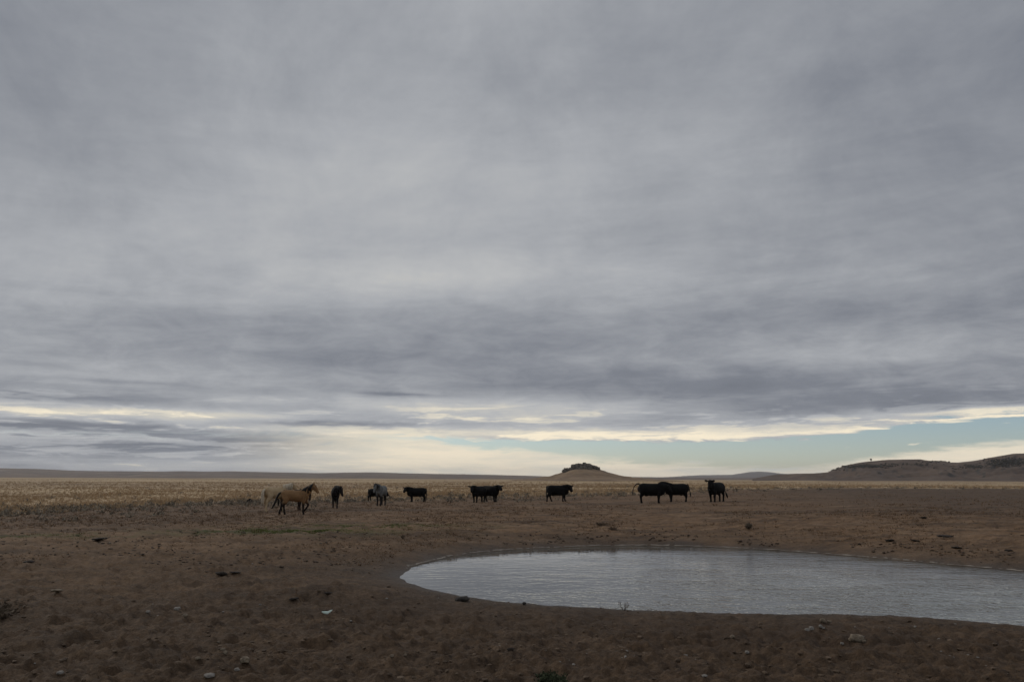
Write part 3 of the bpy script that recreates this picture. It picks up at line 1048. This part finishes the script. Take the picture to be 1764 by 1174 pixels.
stone('boulder', 796, 1035, 25, .40, M['darkstone'], 'dark wet boulder on the near left shore of the pond', seed=1, blocky=.5)
stone('stone', 903, 1041, 7, .7, M['darkstone'], 'small dark stone on the near shore right of the dark boulder', seed=2)
STONES = [
    (1476, 1106, 24, .55, 'palestone', 'largest pale pitted stone on the near bank at right'),
    (1489, 1109, 8, .6, 'palestone', 'small tan stone touching the right side of the largest pale stone'),
    (1417, 1071, 9, .8, 'palestone', 'rounded tan stone at the top of the stony hollow in the right bank'),
    (1428, 1072, 9, .5, 'palestone', 'flat tan stone just right of the rounded tan stone in the hollow'),
    (1391, 1086, 9, .5, 'greystone', 'flat whitish stone at the left end of the stony hollow'),
    (1398, 1084, 8, .8, 'greystone', 'rounded whitish stone beside the flat one in the stony hollow'),
    (1414, 1084, 6, .8, 'greystone', 'small pale stone in the middle of the stony hollow'),
    (1419, 1087, 5, .8, 'greystone', 'smallest pale stone in the middle of the stony hollow'),
    (1451, 1113, 6, .7, 'greystone', 'small grey stone below left of the largest pale stone'),
    (1262, 1099, 9, .6, 'palestone', 'lone tan stone on the near bank left of the stony hollow'),
    (1287, 1126, 8, .6, 'greystone', 'grey stone low in the foreground below the lone tan stone'),
    (1214, 1167, 10, .4, 'greystone', 'flat grey stone near the bottom edge right of the green tuft'),
    (422, 1141, 16, .6, 'palestone', 'crumbly pale stone in the left foreground, largest of its scatter'),
    (408, 1156, 9, .6, 'greystone', 'grey stone just below the crumbly pale stone at left'),
    (384, 1121, 8, .7, 'palestone', 'upper of two small tan stones above the crumbly pale stone'),
    (388, 1127, 8, .7, 'palestone', 'lower of two small tan stones above the crumbly pale stone'),
    (341, 1137, 9, .6, 'palestone', 'tan stone left of the crumbly pale stone'),
    (376, 1108, 5, .7, 'palestone', 'tiny tan stone highest of the left foreground scatter'),
    (360, 1170, 16, .4, 'greystone', 'flat grey stone at the bottom edge in the left foreground'),
    (305, 1051, 11, .5, 'greystone', 'whitish stone in the left dirt level with the plastic scrap'),
    (319, 1064, 9, .7, 'palestone', 'tan stone just below the whitish stone at left'),
    (255, 1054, 7, .5, 'greystone', 'small whitish stone left of the larger whitish stone'),
    (97, 1020, 18, .25, 'palestone', 'flat tan slab low in the dirt at far left'),
    (103, 1166, 10, .5, 'greystone', 'grey stone at the bottom left corner'),
    (675, 1132, 8, .7, 'palestone', 'left one of two tan stones in the centre foreground'),
    (698, 1131, 6, .7, 'palestone', 'right one of two tan stones in the centre foreground'),
]
for i, (x_, y_, wp, hr, mt, lab) in enumerate(STONES):
    stone('stone', x_, y_, wp, hr, M[mt], lab, seed=10 + i, group='loose stones around the pond', rough=.34)
PATS = [
    (381, 990, 20, .35, 'black dung heap on the bare ground left of the pond'),
    (404, 986, 20, .12, 'thin black dung smear right of the black dung heap'),
    (506, 1033, 17, .22, 'dark dung pat on the ground left of the pond tip'),
    (565, 1022, 15, .25, 'dark dung pat between the pond tip and the plastic scrap'),
    (485, 977, 9, .3, 'small dark dung pat right of the black dung heap'),
    (1628, 925, 25, .13, 'long black dung pat behind the right end of the pond'),
    (1577, 932, 14, .2, 'black dung pat just left of the long one behind the pond'),
    (1533, 932, 15, .25, 'leftmost of the black dung pats behind the right shore'),
    (1648, 944, 17, .15, 'black dung pat nearest the right shore'),
    (1737, 949, 12, .3, 'black dung pat at far right behind the pond'),
    (1592, 893, 11, .3, 'dark dung pat far behind the right end of the pond'),
    (430, 866, 10, .9, 'dark hump at the edge of the grass left of the horses'),
    (880, 1120, 14, .35, 'dark clod in the foreground below the pond'),
    (50, 969, 18, .25, 'dark dung pat at far left edge of the bare ground'),
    (172, 930, 30, .15, 'long dark dung pat in the left middle ground'),
]
for i, (x_, y_, wp, hr, lab) in enumerate(PATS):
    stone('dung_pat', x_, y_, wp, hr, M['darkmud'], lab, 'dung', seed=60 + i, group='dung pats on the bare ground', blocky=0, rough=.55, freq=2.4)

# curved scrap of pale plastic
P, t_ = ground_at(563, 1060)
sc = t_ / FPX
bm = bmesh.new()
N_ = 14
rows = []
for i in range(N_ + 1):
    f_ = i / N_
    x = (f_ - .5) * 17 * sc
    lift = (3.0 * (2 * f_ - 1) ** 2 + 3.5 * max(0, f_ - .6) * 2) * sc
    hw = (1.7 * (1 - abs(2 * f_ - 1) ** 2.5) + .35) * sc
    rows.append([bm.verts.new((x, yy, lift + zz + .01)) for yy, zz in ((-hw * .5, 0), (0, hw * 1.0), (hw * .5, hw * 1.9), (hw * .5 + .006, hw * 1.9), (0.008, hw * 1.0 - .004), (-hw * .5 + .004, -.004))])
for i in range(N_):
    for j in range(6):
        bm.faces.new((rows[i][j], rows[i][(j + 1) % 6], rows[i + 1][(j + 1) % 6], rows[i + 1][j]))
bm.faces.new(rows[0]); bm.faces.new(rows[-1][::-1])
bmesh.ops.recalc_face_normals(bm, faces=bm.faces)
o = bm_obj('plastic_scrap', bm, M['plastic'], smooth_shade=True)
o.location = P
tag(o, 'curved scrap of pale green plastic lying in the dirt', 'scrap')


# ------------------------------------------------------------------ single plants
def tube_path(bm, pts, r0, r1, sides=5):
    prev = None
    n = len(pts)
    for i, p in enumerate(pts):
        p = Vector(p)
        t = (Vector(pts[min(i + 1, n - 1)]) - Vector(pts[max(i - 1, 0)])).normalized()
        a = t.orthogonal().normalized(); b = t.cross(a)
        r_ = r0 + (r1 - r0) * i / max(1, n - 1)
        ring = [bm.verts.new(p + (a * math.cos(2 * math.pi * k / sides) + b * math.sin(2 * math.pi * k / sides)) * r_) for k in range(sides)]
        if prev:
            for k in range(sides):
                bm.faces.new((prev[k], prev[(k + 1) % sides], ring[(k + 1) % sides], ring[k]))
        prev = ring


def plant(name, px, py, wpx, hpx, stem_mat, leaf_mat, label, cat, n_stem, n_leaf, leaf_px, seed, dome=True):
    r_ = random.Random(seed)
    P, t_ = ground_at(px, py)
    s = t_ / FPX
    root = empty(name, P)
    hw, h = wpx * .5 * s, hpx * s
    tips = []
    bm = bmesh.new()
    for i in range(n_stem):
        a = r_.uniform(0, 2 * math.pi); rad = hw * math.sqrt(r_.random())
        hh = h * (math.sqrt(max(0.08, 1 - (rad / hw) ** 2 * .8)) if dome else r_.uniform(.5, 1))
        pts = []
        for k in range(5):
            f_ = k / 4
            pts.append((rad * f_ ** .8 * math.cos(a) + r_.gauss(0, hw * .05) * f_, rad * f_ ** .8 * math.sin(a) + r_.gauss(0, hw * .05) * f_, -0.02 + (hh + .02) * f_))
        tube_path(bm, pts, max(.0022, .22 * s), max(.001, .10 * s), 4)
        tips.append([Vector(p) for p in pts])
    bm_obj('stem', bm, stem_mat, root)
    bm = bmesh.new()
    for i in range(n_leaf):
        st = tips[r_.randrange(len(tips))]
        k = r_.randint(1, 3); f_ = r_.random()
        c = st[k].lerp(st[k + 1], f_) + Vector((r_.gauss(0, hw * .10), r_.gauss(0, hw * .10), r_.gauss(0, h * .05)))
        c.z = max(c.z, .003)
        d = Vector((r_.gauss(0, 1), r_.gauss(0, 1), abs(r_.gauss(0, .8)))).normalized()
        e_ = d.orthogonal().normalized()
        L = leaf_px * s * r_.uniform(.6, 1.4)
        bm.faces.new([bm.verts.new(c), bm.verts.new(c + d * L * .5 + e_ * L * .22), bm.verts.new(c + d * L), bm.verts.new(c + d * L * .5 - e_ * L * .22)])
    bm_obj('foliage', bm, leaf_mat, root)
    tag(root, label, cat)
    return root


plant('tumbleweed', 1290, 911, 14, 9, M['tumble'], M['weed'], 'round brown tumbleweed standing on bare ground behind the pond', 'shrub', 40, 420, 2.4, 1)
plant('dead_weed', 1075, 1050, 19, 15, M['tumble'], M['weed'], 'thin dead weed on the near shore, seen against the water', 'weed', 13, 50, 2.6, 2, False)
plant('green_tuft', 951, 1180, 60, 17, M['greenleaf'], M['greenleaf'], 'low dark green tuft at the bottom edge of the foreground', 'plant', 60, 700, 6.0, 3)
plant('brown_bush', 4, 1064, 60, 24, M['weed'], M['weed'], 'dry brown bush at the left edge of the foreground', 'bush', 60, 260, 6.0, 4)
plant('dark_weed_patch', 1036, 905, 28, 5, M['tumble'], M['tumble'], 'low dark weed patch on bare ground below the walking cow', 'weed', 40, 200, 2.2, 5)
plant('dark_weed_patch', 1055, 912, 22, 4, M['tumble'], M['tumble'], 'smaller dark weed patch just nearer the pond below the butte', 'weed', 30, 150, 2.2, 6)
plant('dry_weed', 694, 928, 7, 6, M['weed'], M['tumble'], 'small brown weed on the bank left of the far shore', 'weed', 14, 70, 2.2, 7)


def hill_tree():
    a, e = azel(1500.5, 793.0)
    D = 1890.0
    h0 = math.tan(e) * D + CAM_Z
    root = empty('hill_tree', (D * math.sin(a), D * math.cos(a), h0 - 1.0))
    bm = bmesh.new()
    tube_path(bm, [(0, 0, -2), (0.2, 0, 1.5), (0, .1, 3.5)], .45, .2, 6)
    tube_path(bm, [(0.1, 0, 1.5), (1.0, .2, 2.6)], .2, .1, 5)
    tube_path(bm, [(0.1, 0, 1.8), (-.9, .2, 3.0)], .2, .1, 5)
    bm_obj('trunk', bm, M['tumble'], root)
    n = 420
    d = RNG.normal(0, 1, (n, 3)); d /= np.linalg.norm(d, axis=1)[:, None]
    c = d * RNG.uniform(.4, 1.0, (n, 1)) * np.array([2.2, 2.2, 1.9]) + np.array([0, 0, 3.6])
    a_ = RNG.normal(0, 1, (n, 3)) * .45; b_ = RNG.normal(0, 1, (n, 3)) * .45
    V = np.stack([c - a_, c + a_, c + b_], 1).reshape(-1, 3)
    mesh_np('crown', V, np.arange(len(V)).reshape(-1, 3), M['bushdark'], root, False)
    tag(root, 'lone dark tree on top of the right mesa', 'tree')


hill_tree()


# ------------------------------------------------------------------ animals
def loft(bm, secs, sides=14):
    """closed skin through sections: (centre, half width, half height, tangent hint)"""
    n = len(secs)
    cs = [Vector(s[0]) for s in secs]
    prev = None
    last = None
    rings = []
    for i, s in enumerate(secs):
        t = (cs[min(i + 1, n - 1)] - cs[max(i - 1, 0)]).normalized()
        side = t.cross(Vector((0, 0, 1)))
        if side.length < 0.25:
            side = Vector((0, -1, 0)) - t * t.dot(Vector((0, -1, 0)))
        side.normalize()
        if last is not None and side.dot(last) < 0: side = -side
        last = side
        upv = side.cross(t).normalized()
        ring = [bm.verts.new(cs[i] + side * (s[1] * math.cos(2 * math.pi * k / sides)) + upv * (s[2] * math.sin(2 * math.pi * k / sides))) for k in range(sides)]
        rings.append(ring)
        if prev:
            for k in range(sides):
                bm.faces.new((prev[k], prev[(k + 1) % sides], ring[(k + 1) % sides], ring[k]))
        prev = ring
    for ring, flip in ((rings[0], True), (rings[-1], False)):
        c = bm.verts.new(sum((v.co for v in ring), Vector()) / sides)
        for k in range(sides):
            f3 = (ring[k], ring[(k + 1) % sides], c)
            bm.faces.new(f3[::-1] if flip else f3)


def leg(bm, pts, radii):
    secs = []
    for (p, r_) in zip(pts, radii):
        rw = r_ if not isinstance(r_, tuple) else r_[0]
        rh = r_ if not isinstance(r_, tuple) else r_[1]
        secs.append((p, rw, rh))
    loft(bm, secs, 10)


def fuse(bm, name, mat, voxel, it=4):
    """joins overlapping lofts into one continuous skin"""
    bmesh.ops.recalc_face_normals(bm, faces=bm.faces)
    me = bpy.data.meshes.new(name + '_raw')
    bm.to_mesh(me); bm.free()
    tmp = bpy.data.objects.new(name + '_raw', me)
    C.objects.link(tmp)
    md = tmp.modifiers.new('remesh', 'REMESH'); md.mode = 'VOXEL'; md.voxel_size = voxel
    sm = tmp.modifiers.new('smooth', 'SMOOTH'); sm.factor = 0.5; sm.iterations = it
    dg = bpy.context.evaluated_depsgraph_get()
    out = bpy.data.meshes.new_from_object(tmp.evaluated_get(dg))
    bpy.data.objects.remove(tmp); bpy.data.meshes.remove(me)
    out.name = name
    out.polygons.foreach_set('use_smooth', np.ones(len(out.polygons), bool))
    out.materials.clear(); out.materials.append(mat)
    o = bpy.data.objects.new(name, out)
    C.objects.link(o)
    return o


def head_frame(poll, yaw, pitch):
    """direction of the muzzle: yaw about z relative to the body, pitch below the horizontal"""
    f_ = Vector((math.cos(yaw) * math.cos(pitch), math.sin(yaw) * math.cos(pitch), -math.sin(pitch)))
    s_ = Vector((-math.sin(yaw), math.cos(yaw), 0))
    u_ = s_.cross(f_) * -1
    if u_.z < 0: u_ = -u_
    return f_, s_, u_


def four_legs(bm, front, hind, steps, bends, fr, hr, hy=1.0):
    """steps: fore/aft offset of each foot (fl, fr, hl, hr); bends lift a foot"""
    for i, sy in enumerate((1, -1)):
        dx = steps[i]; lf = bends[i]
        pts = []
        for (x, y, z) in front:
            k = 1 - min(1, z / front[0][2])
            pts.append((x + dx * k + (0.10 * lf * math.sin(math.pi * min(1, k * 1.1))), sy * y, z + lf * 0.32 * k * k))
        if lf:
            x0, y0 = front[0][0], sy * front[3][1]
            pts = [(front[0][0], sy * front[0][1], front[0][2]), (x0 + .05, y0, .84), (x0 + .15, y0, .68), (x0 + .25, y0, .54),
                   (x0 + .17, y0, .40), (x0 + .09, y0, .29), (x0 + .02, y0, .23), (x0 - .03, y0, .17)]
        leg(bm, pts, fr)
    for i, sy in enumerate((1, -1)):
        dx = steps[2 + i]
        pts = []
        for (x, y, z) in hind:
            k = max(0, 1 - z / (hind[0][2] * .85))
            pts.append((x + dx * k, sy * y * (1 if z > .5 else hy), z))
        leg(bm, pts, hr)


def mat_coat(name, base, light, dark, legs=None, z_leg=0.62, sheen=0.3):
    m, g, p = new_mat(name)
    t = g.node('ShaderNodeTexCoord').outputs['Object']
    n = g.noise(t, 3.0, 4, 0.6)
    n2 = g.noise(t, 26.0, 3, 0.6)
    col = g.ramp(g.add(g.mul(n, .7), g.mul(n2, .3)), [(0.3, dark), (0.5, base), (0.7, light)])
    if legs:
        x, y, z = g.sep(t)
        f_ = g.step(g.add(z, g.mul(g.sub(n, .5), .2)), z_leg + .10, z_leg - .12)
        col = g.mix(f_, col, legs + (1,))
    g.link(col, p.inputs['Base Color'])
    p.inputs['Roughness'].default_value = 0.7
    p.inputs['Specular IOR Level'].default_value = 0.10
    bump(g, p, n2, 0.3, 0.01)
    return m


COW = mat_coat('black_cow_coat', (.0065, .006, .006), (.010, .009, .0085), (.004, .004, .004))
HAIR_BLACK = mat_simple('black_hair', [(0.3, (.008, .008, .008)), (0.7, (.022, .019, .017))], 20.0, rough=.6)
HAIR_CREAM = mat_simple('cream_hair', [(0.3, (.40, .33, .235)), (0.7, (.62, .54, .42))], 20.0, rough=.6)
TAG = mat_simple('orange_ear_tag', [(0.3, (.16, .05, .025)), (0.7, (.20, .065, .03))], 4.0, rough=.5)


def hair_strip(name, path, widths, thick, mat, parent, side=Vector((0, 1, 0)), n=7, seed=0):
    """bundle of locks along a path"""
    r_ = random.Random(seed)
    bm = bmesh.new()
    for k in range(n):
        o_ = (k / (n - 1) - .5) if n > 1 else 0
        pts = []; m = len(path)
        for i, p in enumerate(path):
            w_ = widths[i]
            pts.append((Vector(p) + side * (o_ * w_ * 1.6) + Vector((r_.gauss(0, .008), 0, r_.gauss(0, .012))), w_ * .42 + .004, thick * (1 if i < m - 1 else .4)))
        loft(bm, pts, 7)
    o = bm_obj(name, bm, mat, parent, True)
    return o


def make_cow(px, py, hpx, yaw_deg, label, head=(1.22, 0.0, 1.20), hyaw=0.0, hpitch=25.0, steps=(0, 0, 0, 0), bends=(0, 0), tail='hang', group='black cattle beyond the pond', eartag=False, girth=1.0):
    bm = bmesh.new()
    g_ = girth
    torso = [((-.93, 0, 1.06), .10, .15), ((-.89, 0, 1.05), .19, .25), ((-.78, 0, 1.00), .26, .325), ((-.58, 0, .955), .305, .38), ((-.30, 0, .915), .345, .405), ((0, 0, .895), .365, .415),
             ((.28, 0, .895), .35, .415), ((.52, 0, .91), .30, .40), ((.70, 0, .925), .25, .36), ((.84, 0, .95), .19, .29), ((.92, 0, .97), .12, .20)]
    loft(bm, [(c, a * g_, b) for c, a, b in torso], 18)
    H = Vector(head)
    f_, s_, u_ = head_frame(H, R(hyaw), R(hpitch))
    # neck
    n0 = Vector((.56, 0, 1.00)); n1 = n0.lerp(H, .42) + Vector((0, 0, -.02)); n2 = n0.lerp(H, .78) + Vector((0, 0, -.01))
    loft(bm, [(n0, .25, .37), (n1, .205, .32), (n2, .165, .245), (H + f_ * .05, .135, .175)], 14)
    # brisket
    loft(bm, [((.35, 0, .66), .13, .16), ((.62, 0, .66), .15, .19), ((.82, 0, .74), .12, .17), ((.93, 0, .86), .07, .11)], 12)
    # rump and thigh mass
    loft(bm, [((-.96, 0, 1.08), .10, .14), ((-.86, 0, 1.02), .27, .29), ((-.66, 0, .96), .30, .36), ((-.45, 0, .93), .30, .36)], 14)
    # head
    loft(bm, [(H - f_ * .09 + u_ * .03, .09, .10), (H + f_ * .03, .14, .17), (H + f_ * .15 - u_ * .015, .15, .185), (H + f_ * .28 - u_ * .03, .122, .155), (H + f_ * .39 - u_ * .04, .115, .135), (H + f_ * .455 - u_ * .045, .105, .11), (H + f_ * .485 - u_ * .05, .06, .065)], 12)
    # ears
    for sy in (1, -1):
        b0 = H + s_ * sy * .09 + u_ * .05
        d_ = (s_ * sy - f_ * .12 + u_ * .10).normalized()
        loft(bm, [(b0, .035, .035), (b0 + d_ * .08, .035, .062), (b0 + d_ * .17, .032, .074), (b0 + d_ * .265, .024, .04)], 8)
    front = [(.54, .17, .92), (.55, .185, .68), (.545, .175, .50), (.545, .165, .36), (.535, .16, .21), (.54, .158, .10), (.56, .158, .035), (.57, .158, 0)]
    fr = [(.12, .20), (.11, .165), (.088, .108), (.078, .082), (.062, .064), (.066, .068), (.075, .085), (.075, .088)]
    hind = [(-.60, .17, .98), (-.62, .20, .78), (-.66, .19, .60), (-.79, .165, .44), (-.775, .16, .25), (-.765, .16, .11), (-.745, .16, .035), (-.735, .16, 0)]
    hr = [(.14, .28), (.14, .235), (.11, .165), (.074, .095), (.062, .066), (.066, .068), (.075, .085), (.075, .088)]
    four_legs(bm, front, hind, steps, bends, fr, hr)
    # udder or sheath fold
    loft(bm, [((-.52, 0, .60), .06, .06), ((-.42, 0, .54), .12, .09), ((-.28, 0, .53), .09, .07), ((-.2, 0, .56), .04, .04)], 10)
    if tail == 'hang':
        tp = [(-.88, 0, 1.26), (-.96, 0, 1.20), (-1.0, 0, 1.02), (-.99, 0, .82), (-.98, 0, .64)]
    elif tail == 'back':
        tp = [(-.88, 0, 1.26), (-.98, 0, 1.22), (-1.06, 0, 1.04), (-1.10, 0, .84), (-1.14, 0, .68)]
    elif tail == 'arc':
        tp = [(-.86, 0, 1.28), (-1.02, 0, 1.285), (-1.17, 0, 1.20), (-1.29, 0, 1.04), (-1.35, 0, .86)]
    else:
        tp = [(-.88, 0, 1.26), (-.97, .03, 1.18), (-1.02, .06, .98), (-1.06, .12, .76), (-1.10, .2, .58)]
    loft(bm, [(p, r_, r_) for p, r_ in zip(tp, (.055, .048, .038, .032, .03))], 8)
    for v_ in bm.verts:
        if v_.co.x < .5: v_.co.x = .5 + (v_.co.x - .5) * .90     # stocky beef build
    tp = [(.5 + (q_[0] - .5) * .90, q_[1], q_[2]) for q_ in tp]
    o = fuse(bm, 'cow', COW, 0.022, 3)
    # tail switch hair
    p0 = Vector(tp[-1]); d_ = (p0 - Vector(tp[-2])).normalized()
    dn = (d_ + Vector((0, 0, -.8))).normalized()
    hair_strip('tail_switch', [p0 - d_ * .06, p0 + dn * .10, p0 + dn * .22, p0 + dn * .32], [.035, .05, .05, .015], .03, HAIR_BLACK, o, n=3, seed=int(px))
    if eartag:
        for sy in (1, -1):
            b = bmesh.new()
            bmesh.ops.create_cube(b, size=1.0)
            c_ = H + s_ * sy * .24 + u_ * .01 + f_ * .03
            for v_ in b.verts: v_.co = c_ + s_ * v_.co.x * .05 + f_ * v_.co.y * .012 + u_ * v_.co.z * .06
            bmesh.ops.bevel(b, geom=b.edges[:], offset=.004, segments=1, affect='EDGES')
            bm_obj('ear_tag', b, TAG, o)
    P, t_ = ground_at(px, py)
    sc_ = hpx * t_ / FPX / 1.31
    o.location = P - Vector((0, 0, .015))
    o.scale = (sc_,) * 3
    o.rotation_euler = (0, 0, R(yaw_deg))
    tag(o, label, 'cow', group)
    print('cow', round(t_, 1), 'scale', round(sc_, 2))
    return o


make_cow(647, 862.5, 20.5, -4, 'black cow mostly hidden behind the grey horse, rump showing', head=(1.12, -.05, .95), hpitch=55, steps=(.05, -.1, .08, -.12), girth=1.05)
make_cow(719, 863.8, 23.5, 184, 'lone black cow facing left, between the grey horse and the pair', head=(1.08, .1, 1.25), hyaw=55, hpitch=42, steps=(.02, -.06, .05, -.10))
make_cow(825, 864.8, 27.0, 240, 'black cow of the middle pair, turned toward us with head at left', head=(1.12, .05, 1.24), hyaw=25, hpitch=50, steps=(.06, -.05, .1, -.1))
make_cow(843, 864.0, 27.0, -38, 'black cow of the middle pair, walking right with head out', head=(1.08, -.03, 1.24), hyaw=-28, hpitch=26, steps=(.02, .12, .28, -.06))
make_cow(959, 863.4, 27.2, -2, 'lone black cow walking right below the butte', head=(1.08, -.12, 1.22), hyaw=-52, hpitch=55, steps=(.16, -.06, .26, -.20), tail='hang')
make_cow(1121, 866.0, 32.5, -16, 'black cow with arched tail, left one of the two cows nose to nose', head=(1.10, .02, 1.10), hyaw=25, hpitch=45, steps=(-.02, .0, .0, .03), tail='arc')
make_cow(1168, 864.0, 30.0, 193, 'black cow facing left, right one of the two cows nose to nose', head=(1.14, -.15, 1.33), hyaw=-25, hpitch=30, steps=(.05, -.07, .12, -.10), tail='back')
make_cow(1235, 864.0, 31.5, 226, 'black cow standing alone at far right, head high and ears out', head=(1.02, .12, 1.36), hyaw=20, hpitch=55, steps=(.02, -.04, .05, -.05), tail='side', eartag=True)


def make_horse(px, py, hpx, yaw_deg, label, coat, hair, head=(1.02, 0, 1.62), hyaw=0, hpitch=50, steps=(0, 0, 0, 0), bends=(0, 0), tail='hang', socks=False):
    bm = bmesh.new()
    torso = [((-.86, 0, 1.10), .10, .14), ((-.80, 0, 1.11), .19, .22), ((-.66, 0, 1.125), .25, .275), ((-.45, 0, 1.11), .27, .285), ((-.20, 0, 1.055), .285, .315), ((.06, 0, 1.035), .29, .33),
             ((.30, 0, 1.055), .27, .345), ((.48, 0, 1.085), .235, .335), ((.62, 0, 1.08), .19, .29), ((.73, 0, 1.09), .12, .20)]
    loft(bm, torso, 18)
    H = Vector(head)
    f_, s_, u_ = head_frame(H, R(hyaw), R(hpitch))
    n0 = Vector((.44, 0, 1.18)); 
    n1 = n0.lerp(H, .38) + Vector((.03, 0, -.01)); n2 = n0.lerp(H, .72) + Vector((.0, 0, .01))
    loft(bm, [(n0, .19, .30), (n1, .135, .245), (n2, .098, .18), (H + f_ * .02, .08, .125)], 14)
    loft(bm, [(H - f_ * .05, .05, .06), (H + f_ * .05, .088, .12), (H + f_ * .16 - u_ * .02, .10, .15), (H + f_ * .29 - u_ * .02, .082, .118), (H + f_ * .41 - u_ * .025, .066, .088), (H + f_ * .50 - u_ * .03, .068, .078), (H + f_ * .545 - u_ * .035, .042, .045)], 12)
    for sy in (1, -1):
        b0 = H + s_ * sy * .05 + u_ * .05 - f_ * .02
        d_ = (u_ * .7 - f_ * .7 + s_ * sy * .18).normalized()
        loft(bm, [(b0, .034, .034), (b0 + d_ * .07, .036, .03), (b0 + d_ * .17, .014, .014)], 8)
    front = [(.46, .13, 1.02), (.47, .145, .82), (.465, .14, .62), (.47, .135, .44), (.465, .13, .28), (.47, .128, .16), (.50, .128, .06), (.515, .128, 0)]
    fr = [(.115, .19), (.10, .14), (.074, .090), (.064, .070), (.047, .052), (.053, .058), (.056, .066), (.066, .078)]
    hind = [(-.56, .13, 1.10), (-.54, .155, .92), (-.56, .15, .74), (-.70, .135, .54), (-.685, .13, .34), (-.68, .128, .17), (-.65, .128, .06), (-.64, .128, 0)]
    hr = [(.14, .26), (.14, .225), (.105, .155), (.063, .086), (.049, .055), (.054, .060), (.056, .066), (.066, .078)]
    four_legs(bm, front, hind, steps, bends, fr, hr)
    o = fuse(bm, 'horse', coat, 0.022, 3)
    # mane along the crest, falling to one side
    bm = bmesh.new()
    r_ = random.Random(int(px))
    for k in range(26):
        t = k / 25
        c_ = n0.lerp(H, .10 + .90 * t) + Vector((-.05 * (1 - t), 0, .24 * (1 - t) + .10 * t))
        for sy in (1, -1):
            top = c_ + Vector((0, 0, .03)); 
            d_ = Vector((r_.gauss(-.10, .10), sy * (.12 + .03 * r_.random()), -(.28 + .18 * r_.random())))
            loft(bm, [(top, .022, .030), (top + d_ * .5 + Vector((0, sy * .045, .03)), .024, .050), (top + d_, .007, .018)], 6)
    # forelock
    for k in range(4):
        top = H + u_ * .09
        loft(bm, [(top, .02, .02), (top + f_ * .10 + u_ * .02 + s_ * r_.gauss(0, .03), .018, .018), (top + f_ * .2 + s_ * r_.gauss(0, .04), .005, .005)], 6)
    bm_obj('mane', bm, hair, o, True)
    if tail == 'out':
        tp = [(-.83, 0, 1.26), (-.98, .0, 1.17), (-1.10, 0, .96), (-1.17, 0, .72), (-1.26, 0, .50), (-1.36, .0, .34)]
        tw = [.035, .07, .085, .085, .065, .015]
    else:
        tp = [(-.83, 0, 1.25), (-.93, 0, 1.18), (-.97, 0, .98), (-.96, 0, .74), (-.95, 0, .50), (-.94, 0, .34)]
        tw = [.035, .065, .08, .085, .07, .02]
    hair_strip('tail', tp, tw, .05, hair, o, n=5, seed=int(px) + 3)
    P, t_ = ground_at(px, py)
    sc_ = hpx * t_ / FPX / 1.43
    o.location = P - Vector((0, 0, .015))
    o.scale = (sc_,) * 3
    o.rotation_euler = (0, 0, R(yaw_deg))
    tag(o, label, 'horse', 'loose horses left of the cattle')
    print('horse', round(t_, 1), 'scale', round(sc_, 2))
    return o


BAY = mat_coat('golden_bay_coat', (.225, .130, .062), (.30, .18, .09), (.14, .078, .038), legs=(.016, .012, .010), z_leg=.66)
PAL = mat_coat('palomino_coat', (.42, .31, .185), (.56, .44, .29), (.30, .21, .12))
BLK = mat_coat('black_horse_coat', (.013, .011, .011), (.024, .020, .018), (.007, .006, .006))
ROAN = mat_coat('blue_roan_coat', (.135, .140, .140), (.235, .235, .225), (.060, .064, .068), legs=(.022, .019, .018), z_leg=.70)
DKB = mat_coat('dark_brown_coat', (.030, .018, .013), (.05, .03, .02), (.016, .010, .008))

make_horse(508.5, 885.0, 40.0, 3, 'golden brown horse with black mane and tail, nearest of the horses', BAY, HAIR_BLACK, head=(.98, -.02, 1.64), hyaw=-10, hpitch=48,
           steps=(.02, .0, -.30, .08), bends=(1.0, 0), tail='out')
make_horse(474.5, 879.5, 39.5, 55, 'pale cream horse with white tail, behind the golden brown one', PAL, HAIR_CREAM, head=(1.10, -.05, 1.50), hyaw=-10, hpitch=40, steps=(.1, -.1, .1, -.12))
make_horse(577, 874.5, 36.0, -78, 'black horse walking toward us, standing apart from the other horses', BLK, HAIR_BLACK, head=(.92, .30, 1.28), hyaw=45, hpitch=62, steps=(.22, -.15, -.10, .18))
make_horse(656, 870.5, 33.5, -97, 'dark-legged grey horse facing us in front of a black cow', ROAN, HAIR_BLACK, head=(.98, -.16, 1.42), hyaw=-10, hpitch=68, steps=(.05, -.05, .05, -.05))
make_horse(503.5, 879.0, 34.5, 4, 'dark brown horse almost hidden behind the golden brown one, lowered head showing', DKB, HAIR_BLACK, head=(1.06, 0, 1.22), hyaw=-8, hpitch=78, steps=(.0, -.08, .10, -.05))

# ------------------------------------------------------------------ haze between the camera and the far hills
bm = bmesh.new()
bmesh.ops.create_cube(bm, size=1.0)
for v_ in bm.verts:
    v_.co = Vector((v_.co.x * 31000.0, v_.co.y * 31000.0, v_.co.z * 170.0 + 75.0))
hm = bpy.data.materials.new('thin_air')
hm.use_nodes = True
hn = hm.node_tree
hn.nodes.clear()
pv = hn.nodes.new('ShaderNodeVolumePrincipled')
pv.inputs['Color'].default_value = (.86, .90, .97, 1)
pv.inputs['Density'].default_value = 4.5e-5
pv.inputs['Anisotropy'].default_value = 0.15
ho = hn.nodes.new('ShaderNodeOutputMaterial')
hn.links.new(pv.outputs[0], ho.inputs['Volume'])
tag(bm_obj('haze', bm, hm), kind='stuff')
